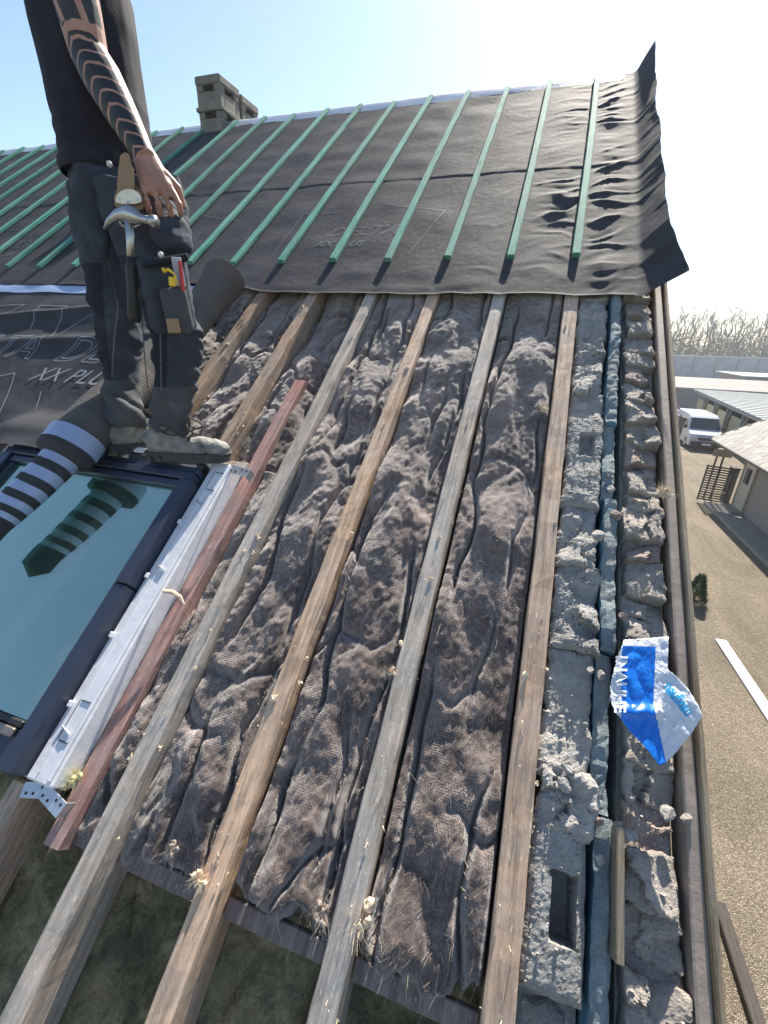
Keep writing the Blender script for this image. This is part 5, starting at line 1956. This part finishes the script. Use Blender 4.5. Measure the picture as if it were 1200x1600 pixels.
def bungalow():
    x0, y1, y0 = 8.55, 20.6, 4.0
    root = empty('brick_bungalow', (12.2, 12.5, 0), 'low brown brick bungalow with slate roof at the right edge of the yard', 'building')
    hw, zw = 8.0, 2.40
    W = Matrix.Translation((x0, y0, 0))
    MB().box((hw / 2, (y1 - y0) / 2, zw / 2), (hw, y1 - y0, zw)).build('wall', M['brick_wall'], root, W)
    # gable triangle at the far end and near end
    ex, ez, pitch = 7.62, 2.56, math.radians(29)
    rx = x0 + hw / 2
    rz = ez + (rx - ex) * math.tan(pitch)
    for yy in (y1 - .25, y0):
        g = MB().prism([(x0, yy, zw + .004), (x0 + hw, yy, zw + .004), (x0 + hw, yy, zw + .25), (rx, yy, rz - .2), (x0, yy, zw + .25)], (0, .25, 0))
        g.build('gable', M['brick_wall'], root)
    yv = 21.85
    sl = (rx - ex) / math.cos(pitch)
    dirs = Vector((math.cos(pitch), 0, math.sin(pitch))); nor = Vector((-math.sin(pitch), 0, math.cos(pitch)))
    deck = MB()
    e = Vector((ex, yv, ez))
    deck.prism([e, e + dirs * sl, e + dirs * sl + Vector((0, y0 - .5 - yv, 0)), e + Vector((0, y0 - .5 - yv, 0))], -nor * .08)
    e2 = Vector((2 * rx - ex, yv, ez)); d2 = Vector((-dirs.x, 0, dirs.z)); n2 = Vector((-nor.x, 0, nor.z))
    deck2 = MB().prism([e2, e2 + d2 * sl, e2 + d2 * sl + Vector((0, y0 - .5 - yv, 0)), e2 + Vector((0, y0 - .5 - yv, 0))], -n2 * .08)
    roof = deck.build('roof', M['slate'], root)
    deck2.build('roof', M['slate'], root)
    # slates
    me = MB().box((0, 0, 0), (.30, .40, .012), ch=.003).mesh('slate'); me.materials.append(M['slate'])
    me2 = me.copy(); me2.materials.clear(); me2.materials.append(M['slate_b'])
    rs = np.random.RandomState(2)
    R0 = Matrix((dirs, Vector((0, 1, 0)), nor)).transposed().to_4x4()
    for i in range(11):
        for j in range(26):
            p = e + dirs * (.10 + .232 * i) + Vector((0, -.2 - .412 * j - (.206 if i % 2 else 0), 0)) + nor * (.016 + rs.uniform(-.003, .004))
            Wm = Matrix.Translation(p) @ R0 @ Matrix.Rotation(-.035 + rs.normal() * .008, 4, 'Y') @ Matrix.Rotation(rs.normal() * .012, 4, 'Z')
            o = bpy.data.objects.new('slate', me if rs.rand() < .55 else me2)
            link(o, Wm, roof)
    # verge and eaves boards
    vb = MB().prism([e + Vector((0, .001, 0)) + nor * .03, e + dirs * sl + nor * .03, e + dirs * sl - nor * .14, e - nor * .14], (0, .04, 0))
    vb.build('verge_board', M['fascia'], root)
    MB().box((ex - .02, (yv + y0 - .5) / 2, ez - .08), (.03, yv - y0 + .5, .14)).build('fascia', M['fascia'], root)
    MB().box((ex + .44, (y1 + y0) / 2, zw + .03), (.92, y1 - y0, .03)).build('soffit', M['pale_wood'], root)
    # door
    d = MB().box((x0 - .02, 19.95, 1.02), (.06, .86, 2.02), ch=.01).build('door', M['door_paint'], root)
    for yy in (19.47, 20.43):
        MB().box((x0 - .035, yy, 1.05), (.08, .08, 2.1), ch=.008).build('door_frame', M['pale_wood'], d)
    MB().box((x0 - .035, 19.95, 2.13), (.08, 1.04, .07), ch=.008).build('door_frame', M['pale_wood'], d)
    MB().box((x0 - .055, 19.95, 1.5), (.012, .45, .6), ch=.003).build('pane', M['dark_glass'], d)
    MB().tube([(x0 - .08, 19.62, 1.0), (x0 - .08, 19.74, 1.0)], .014, 8).build('handle', M['zinc'], d)
    MB().box((x0 - .20, 19.95, .14), (.40, 1.2, .07), ch=.01).build('step', M['slab'], root)
    # windows
    for yc in (16.0, 12.2, 8.4):
        f = MB()
        f.box((x0 - .02, yc, 2.08), (.08, 1.5, .07), ch=.006); f.box((x0 - .02, yc, .95), (.08, 1.5, .07), ch=.006)
        for k in (-.715, 0, .715): f.box((x0 - .02, yc + k, 1.515), (.08, .07, 1.06), ch=.006)
        w = f.build('window', M['fascia'], root)
        for k in (-.36, .36): MB().box((x0 - .005, yc + k, 1.515), (.02, .64, 1.06)).build('pane', M['dark_glass'], w)
        MB().box((x0 - .06, yc, .885), (.16, 1.6, .05), ch=.008).build('sill', M['slab'], w)
    MB().tube([(ex - .06, 21.7, ez - .06), (ex - .06, y0 - .4, ez - .06)], .05, 10).build('gutter', M['fascia'], root)


bungalow()


def yard_things():
    # slatted gate beside the bungalow
    a, b = Vector((7.36, 20.75, .12)), Vector((8.22, 20.52, .12))
    d = (b - a).normalized(); w = (b - a).length; n = Vector((d.y, -d.x, 0))
    R3 = Matrix((d, -n, UP)).transposed()
    g = empty('slatted_gate', a, 'dark wooden slatted gate panel standing open beside the bungalow', 'gate')
    H_ = 1.52
    for x in (0, w): MB().box(a + d * x + UP * H_ / 2, (.06, .05, H_), rot=R3, ch=.005).build('stile', M['dark_wood'], g)
    MB().box(a + d * w / 2 + UP * H_ / 2 - n * .035, (.05, .02, H_ - .06), rot=R3, ch=.004).build('brace', M['dark_wood'], g)
    for i in range(15):
        z = .05 + i * (H_ - .1) / 14
        MB().box(a + d * w / 2 + UP * z, (w - .065, .025, .058), rot=R3, ch=.004).build('slat', M['pale_wood' if i == 4 else 'dark_wood'], g)
    # dark post cabinet between gate and door
    c = empty('dark_cupboard', (8.38, 20.66, .1), 'tall dark wooden cupboard between slatted gate and bungalow door', 'cupboard')
    MB().box((8.37, 20.85, .85), (.24, .36, 1.48), ch=.01).build('carcass', M['dark_wood'], c)
    MB().box((8.37, 20.66, .85), (.20, .02, 1.36), ch=.004).build('door_panel', M['fascia'], c)
    MB().box((8.37, 20.85, 1.605), (.30, .44, .03), ch=.005).build('top_board', M['dark_wood'], c)
    # board on two posts
    s = empty('wooden_board', (7.9, 21.25, 0), 'horizontal weathered wooden board on two posts above the slatted gate', 'board')
    for i in range(2):
        MB().box((7.93, 21.25, 1.98 + .155 * i), (.66, .03, .145), rot=Matrix.Rotation(-.2, 3, 'Z'), ch=.004).build('plank', M['pale_wood'], s)
    for x in (7.78, 8.02): MB().box((x, 21.32, 1.05), (.06, .05, 2.1), ch=.004).build('post', M['dark_wood'], s)
    # long white plank on the gravel
    p, q = at_z(1126, 1000, .03), at_z(1212, 1130, .03)
    dd = (q - p); L = dd.length; dd.normalize()
    W = Matrix.Translation(p) @ Matrix((dd, Vector((-dd.y, dd.x, 0)), UP)).transposed().to_4x4()
    wp = MB().box((L / 2, 0, 0), (L, .22, .04), ch=.006).build('white_plank', M['white_plastic'], None, W)
    tag(wp, 'long white plank lying on the gravel at the right edge', 'plank')
    # timber pole on the ground
    p, q = at_z(1122, 1410, .05), at_z(1192, 1625, .05)
    dd = (q - p); L = dd.length; dd.normalize()
    W = Matrix.Translation(p) @ Matrix((Vector((-dd.y, dd.x, 0)), -dd, UP)).transposed().to_4x4()
    wp = MB().box((0, -L / 2, 0), (.13, L, .09), ch=.012).build('timber_beam', M['dark_wood'], None, W)
    tag(wp, 'dark timber beam lying on the gravel below the barge board', 'beam')
    # conifer shrub
    base = at_z(1083, 940, 0)
    sh = empty('conifer_shrub', base, 'small dark green conifer shrub peeping out past the barge board', 'shrub')
    MB().tube([base, base + UP * .42], [.02, .01], 8).build('stem', M['bark'], sh)
    rs = np.random.RandomState(5)
    V, F = [], []
    for i in range(2600):
        z = rs.rand() ** 1.2 * .70
        rmax = .24 * (1 - z / .75) + .03
        th = rs.rand() * 6.283; r = rmax * (.55 + .5 * rs.rand())
        c = np.array([r * math.cos(th), r * math.sin(th), .08 + z])
        dv = np.array([math.cos(th), math.sin(th), .5]) + rs.normal(size=3) * .5
        dv = dv / np.linalg.norm(dv) * (.05 + .05 * rs.rand()); sd = np.cross(dv, rs.normal(size=3)); sd = sd / np.linalg.norm(sd) * .012
        k = len(V); V += [tuple(c - sd), tuple(c + sd), tuple(c + dv)]; F.append((k, k + 1, k + 2))
    me = bpy.data.meshes.new('foliage'); me.from_pydata(V, [], F); me.update()
    o = mobj('foliage', me, M['conifer'], sh, Matrix.Translation(base)); o['kind'] = 'stuff'


yard_things()


def vehicle(name, label, cat, loc, rotz, paint, L=4.9, Wd=1.86, H=2.0, van=True):
    W = Matrix.Translation(loc) @ Matrix.Rotation(rotz, 4, 'Z')
    root = bpy.data.objects.new(name, None); link(root, W); tag(root, label, cat)
    # body side profile in (y, z): front at y = 0, rear at L
    if van:
        low = [(.04, .30), (.0, .55), (.05, .85), (.18, .98), (.92, 1.16), (L - .02, 1.16), (L, .34), (L - .1, .28)]
        cab = [(.90, 1.14), (1.52, 1.84), (1.75, H - .06), (2.1, H), (L - .25, H), (L - .04, H - .12), (L, 1.14)]
    else:
        low = [(.04, .28), (.0, .5), (.06, .72), (.9, .92), (L - .2, .95), (L, .6), (L - .05, .28)]
        cab = [(.95, .90), (1.7, H - .05), (2.0, H), (L - 1.1, H - .04), (L - .35, .93)]
    def loft(prof, inset_top, zmin, zmax):
        b = MB(); n = len(prof)
        secs = []
        for x, k in ((-1, 1.0), (-.93, .0), (.93, .0), (1, 1.0)):
            ring = []
            for y, z in prof:
                t = (z - zmin) / (zmax - zmin)
                hw = Wd / 2 - inset_top * max(0, t) ** 1.3
                yy = y + (.05 if y < L / 2 else -.05) * k
                ring.append((x * hw, yy, z - .03 * k * (t > .6)))
            secs.append(ring)
        V = [p for r in secs for p in r]
        F = [tuple(range(n)), tuple(reversed(range(3 * n, 4 * n)))]
        for s in range(3):
            for i in range(n):
                F.append((s * n + i, s * n + (i + 1) % n, (s + 1) * n + (i + 1) % n, (s + 1) * n + i))
        return b.add(V, F)
    loft(low, .02, .28, 1.2).build('body', paint, root, W)
    cabo = loft(cab, .14 if van else .2, cab[0][1], H).build('cabin', paint, root, W)
    hwf = lambda z: Wd / 2 - (.14 if van else .2) * max(0, (z - cab[0][1]) / (H - cab[0][1])) ** 1.3
    # windscreen
    (ya, za), (yb, zb) = cab[0], cab[1]
    t0, t1 = .10, .97
    P = lambda t, s, o: (s * (hwf(za + (zb - za) * t) - .10), ya + (yb - ya) * t - o * .75, za + (zb - za) * t + o * .6)
    MB().add([P(t0, -1, .012), P(t0, 1, .012), P(t1, 1, .012), P(t1, -1, .012), P(t0, -1, -.02), P(t0, 1, -.02), P(t1, 1, -.02), P(t1, -1, -.02)],
             [(0, 1, 2, 3), (7, 6, 5, 4), (0, 4, 5, 1), (1, 5, 6, 2), (2, 6, 7, 3), (3, 7, 4, 0)]).build('windscreen', M['dark_glass'], cabo, W)
    # side glass / open sliding door
    zt = H - .32
    for s in (-1, 1):
        if van: quads = [[(1.30, 1.22), (1.68, 1.66), (2.15, 1.66), (2.15, 1.22)], [(3.5, 1.25), (3.5, 1.70), (4.5, 1.70), (4.5, 1.25)]]
        else: quads = [[(1.35, .96), (1.85, zt + .17), (2.6, zt + .17), (2.6, .96)], [(2.68, .96), (2.68, zt + .17), (L - 1.25, zt + .14), (L - .75, .96)]]
        for qd in quads:
            pts = [(s * (hwf(z) - .012), y, z) for y, z in qd]
            MB().prism(pts, (s * .022, 0, 0)).build('side_window', M['dark_glass'], cabo, W)
    if van:
        MB().box((-Wd / 2 + .02, 2.75, 1.02), (.10, 1.05, 1.28), ch=.02).build('doorway_shade', M['dark'], root, W)  # solid block coloured dark for the shade inside the open doorway
        sd = MB().box((-Wd / 2 - .06, 3.75, 1.02), (.05, 1.0, 1.30), ch=.02).build('sliding_door', paint, root, W)
        MB().box((-Wd / 2 - .09, 3.75, 1.42), (.02, .78, .40), ch=.01).build('pane', M['dark_glass'], sd, W)
    # front
    zf = .72 if van else .60
    MB().box((0, -.005, .44), (Wd * .95, .16, .26), ch=.04).build('bumper', M['black_rubber'] if van else paint, root, W)
    MB().box((0, .015, zf), (Wd * .52, .07, .15), ch=.02).build('grille', M['dark'], root, W)
    MB().box((0, -.09, .44), (.50, .015, .11), ch=.003).build('number_plate', M['plate'], root, W)
    for s in (-1, 1):
        MB().box((s * Wd * .375, .05, zf + .08), (.34, .10, .20), ch=.04).build('headlight', M['lamp'], root, W)
        MB().box((s * (Wd / 2 + .10), 1.25, 1.28 if van else .98), (.20, .09, .24 if van else .14), ch=.03).build('mirror', M['black_rubber'], root, W)
        MB().box((s * Wd * .44, L - .0, .95), (.14, .05, .3), ch=.015).build('tail_light', M['red_paint'], root, W)
        for y in (.92, L - .95):
            c = Vector((s * (Wd / 2 - .10), y, .33))
            b = MB(); b.tube([c - XA * .11, c - XA * .09, c + XA * .09, c + XA * .11], [.30, .33, .33, .30], 22)
            wh = b.build('wheel', M['tyre'], root, W)
            MB().tube([c + XA * s * .09, c + XA * s * .118], [.20, .18], 16).build('rim', M['rim'], wh, W)
    if van:
        for x in (-.45, 0, .45):
            MB().box((x, 3.2, H + .004), (.05, 2.4, .02), ch=.005).build('roof_rib', paint, cabo, W)
    return root


vehicle('parked_van', 'silver delivery van with its side door open, parked beyond the slatted gate', 'van', (10.85, 31.9, 0), -.03, M['van_paint'])
vehicle('parked_car', 'red car parked behind the silver van, mostly hidden by the roof verge', 'car', (12.0, 44.0, 0), .12, M['car_red'], L=4.1, Wd=1.7, H=1.45, van=False)


def shed():
    A_, B_ = Vector((13.55, 45.5, 0)), Vector((11.9, 26.0, 0))
    d = (B_ - A_).normalized(); r = Vector((-d.y, d.x, 0))
    if r.x < 0: r = -r
    R3 = Matrix((d, r, UP)).transposed()
    L = (B_ - A_).length
    root = empty('open_fronted_shed', (A_ + B_) / 2, 'long low shed with grey posts and cream door panels behind the van', 'shed')
    nb = 6
    bay = L / nb
    P = lambda a, b, z: A_ + d * a + r * b + UP * z
    for i in range(nb + 1):
        MB().box(P(i * bay, .12, 1.2), (.16, .16, 2.4), rot=R3, ch=.01).build('post', M['grey_post'], root)
        if i < nb:
            MB().box(P((i + .5) * bay, .32, .95), (bay - .5, .06, 1.9), rot=R3, ch=.01).build('door_panel', M['cream_panel'], root)
            MB().tube([P(i * bay + .1, .16, 1.55), P(i * bay + .75, .16, 2.35)], .05, 6).build('brace', M['grey_post'], root)
    MB().box(P(L / 2, 6.2, 1.2), (L - .2, .2, 2.4), rot=R3).build('rear_wall', M['dark'], root)
    for a in (.12, L - .12): MB().box(P(a, 3.4, 1.2), (.2, 5.4, 2.4), rot=R3).build('side_wall', M['grey_post'], root)
    MB().box(P(L / 2, -.12, 2.46), (L + .5, .05, .16), rot=R3, ch=.006).build('fascia', M['grey_post'], root)
    roof = MB().prism([P(-.3, -.15, 2.56), P(L + .3, -.15, 2.56), P(L + .3, 10.5, 2.50), P(-.3, 10.5, 2.50)], UP * .05).build('roof', M['shed_roof'], root)
    for i in range(1, 22):
        a = -.3 + i * (L + .6) / 22
        MB().prism([P(a - .03, -.16, 2.612), P(a + .03, -.16, 2.612), P(a + .03, 10.48, 2.552), P(a - .03, 10.48, 2.552)], UP * .03).build('roof_rib', M['shed_roof'], roof)
    # rear shed
    r2 = empty('flat_roofed_shed', (24, 56, 0), 'long flat shed with brownish roof in front of the concrete wall', 'shed')
    MB().box((26, 57, 1.15), (36, 16, 2.3)).build('wall', M['grey_post'], r2)
    MB().box((26, 57, 2.40), (36.8, 16.8, .14), ch=.02).build('roof', M['shed_roof_far'], r2)
    MB().box((26, 48.58, 2.36), (36.8, .04, .26), ch=.006).build('fascia', M['grey_post'], r2)
    r3 = empty('pale_roofed_shed', (38, 72, 0), 'pale roofed shed farthest back before the concrete wall', 'shed')
    MB().box((38, 72, 1.3), (26, 9, 2.6)).build('wall', M['grey_post'], r3)
    MB().box((38, 72, 2.75), (27, 10, .16), ch=.02).build('roof', M['shed_roof'], r3)


shed()


def concrete_wall():
    a, b = Vector((26.6, 101.1, 0)), Vector((43.6, 110.6, 0))
    d = (b - a).normalized(); n = Vector((d.y, -d.x, 0))
    R3 = Matrix((d, -n, UP)).transposed()
    root = empty('concrete_wall', a, 'tall blue grey concrete panel wall in front of the bare trees', 'wall')
    me = MB().box((0, 0, 2.05), (4.94, .22, 4.1), ch=.03).mesh('panel'); me.materials.append(M['conc_wall'])
    mp = MB().box((0, 0, 2.1), (.30, .40, 4.2), ch=.03).mesh('post'); mp.materials.append(M['conc_wall'])
    mc = MB().box((0, 0, 0), (5.0, .36, .16), ch=.02).mesh('coping'); mc.materials.append(M['conc_coping'])
    for i in range(-8, 16):
        p = a + d * (5.0 * i)
        for nm, m, off in (('panel', me, Vector((0, 0, 0))), ('coping', mc, Vector((0, 0, 4.19)))):
            link(bpy.data.objects.new(nm, m), Matrix.Translation(p + off) @ R3.to_4x4(), root)
        link(bpy.data.objects.new('post', mp), Matrix.Translation(p + d * 2.5 + n * .16) @ R3.to_4x4(), root)


concrete_wall()


def trees():
    rs = np.random.RandomState(11)

    def tree_mesh(seed, h):
        rs = np.random.RandomState(seed)
        tr, cr = MB(), MB()
        pts = [Vector((0, 0, -.1))]
        for i in range(1, 9):
            pts.append(Vector((rs.normal() * .12 * i ** .5, rs.normal() * .12 * i ** .5, h * .86 * i / 8)))
        tr.tube(pts, [.30 * (1 - .80 * i / 8) * h / 15 + .04 for i in range(9)], 7)

        def branch(p, d, L, r, lev):
            q = [p]
            dd = d.copy()
            for k in range(3):
                dd = (dd + Vector((rs.normal() * .16, rs.normal() * .16, .16))).normalized()
                q.append(q[-1] + dd * L / 3)
            cr.tube(q, [r, r * .8, r * .6, r * .3], 3, cap=False)
            if lev < 3:
                for k in range(3 if lev < 2 else 3):
                    t = rs.uniform(.25, 1)
                    i0 = min(2, int(t * 3))
                    s = q[i0] + (q[i0 + 1] - q[i0]) * (t * 3 - i0)
                    nd = (dd + Vector((rs.normal(), rs.normal(), rs.normal() * .5 + .2)) * .55).normalized()
                    branch(s, nd, L * rs.uniform(.42, .68), max(r * .60, .036), lev + 1)
        nB = 19
        for i in range(nB):
            t = .22 + .76 * (i + rs.rand()) / nB
            f = t * 8 / .86 * .86
            k = min(7, int(f)); p = pts[k] + (pts[k + 1] - pts[k]) * (f - k)
            th = rs.rand() * 6.283
            d = Vector((math.cos(th), math.sin(th), .75 + .6 * t)).normalized()
            branch(p, d, h * (.30 - .14 * t) * rs.uniform(.8, 1.2), .09 * (1.15 - t), 1)
        a, b = tr.mesh('trunk'), cr.mesh('crown')
        a.materials.append(M['bark']); b.materials.append(M['twig'])
        return a, b
    protos = [tree_mesh(s, h) for s, h in ((1, 14.5), (2, 13.2), (3, 15.2), (4, 12.5), (5, 13.8))]
    n = 44
    words = ['tall straight', 'slender', 'broad twiggy', 'short', 'slightly crooked']
    for i in range(n):
        px = 1010 + i * 7.2 + rs.uniform(-2, 2)
        y = 122 + rs.uniform(0, 16) if i % 2 else 130 + rs.uniform(0, 14)
        d = ray(px, 545); x = d.x / d.y * y
        # keep the row behind the wall's line
        y = max(y, 101.1 + (x - 26.6) * .559 + 8); x = d.x / d.y * y
        k = i % 5
        t, c = protos[k]
        W = Matrix.Translation((x, y, 0)) @ Matrix.Rotation(rs.rand() * 6.28, 4, 'Z')
        o = bpy.data.objects.new('bare_tree', None); link(o, W)
        tag(o, 'bare winter tree in the row of trees behind the concrete wall', 'tree', 'bare trees behind the concrete wall')
        link(bpy.data.objects.new('trunk', t), W, o); link(bpy.data.objects.new('crown', c), W, o)
    # undergrowth behind the wall
    V, F = [], []
    for i in range(34000):
        s = rs.uniform(-30, 75)
        y = 101.1 + .49 * s + rs.uniform(6, 24) ; x = 26.6 + .873 * s - rs.uniform(2, 8) * .49
        z = rs.rand() ** 1.3 * (6.6 + 1.6 * math.sin(s * .4) + 1.0 * math.sin(s * 1.3))
        dv = np.array([rs.normal() * .6, rs.normal() * .6, .5]) * rs.uniform(.3, .8); w = .10 + .14 * rs.rand()
        k = len(V); V += [(x - w, y, z), (x + w, y, z), (x + dv[0], y + dv[1], z + dv[2])]; F.append((k, k + 1, k + 2))
    me = bpy.data.meshes.new('undergrowth'); me.from_pydata(V, [], F); me.update()
    tag(mobj('undergrowth', me, M['under']), 'grey green undergrowth between the bare trees', 'bushes', kind='stuff')


trees()


def haze():
    b = MB().box((50, 220, 8.5), (760, 620, 19.4))
    n = NT('haze_air')
    n.t.nodes.remove(n.b)
    v = n.n('ShaderNodeVolumePrincipled')
    v.inputs['Color'].default_value = (0.93, 0.95, 1.0, 1)
    v.inputs['Density'].default_value = 0.0009
    v.inputs['Anisotropy'].default_value = 0.4
    n.l(v.outputs[0], n.out.inputs['Volume'])
    tag(b.build('haze', n.mat), kind='stuff')


haze()
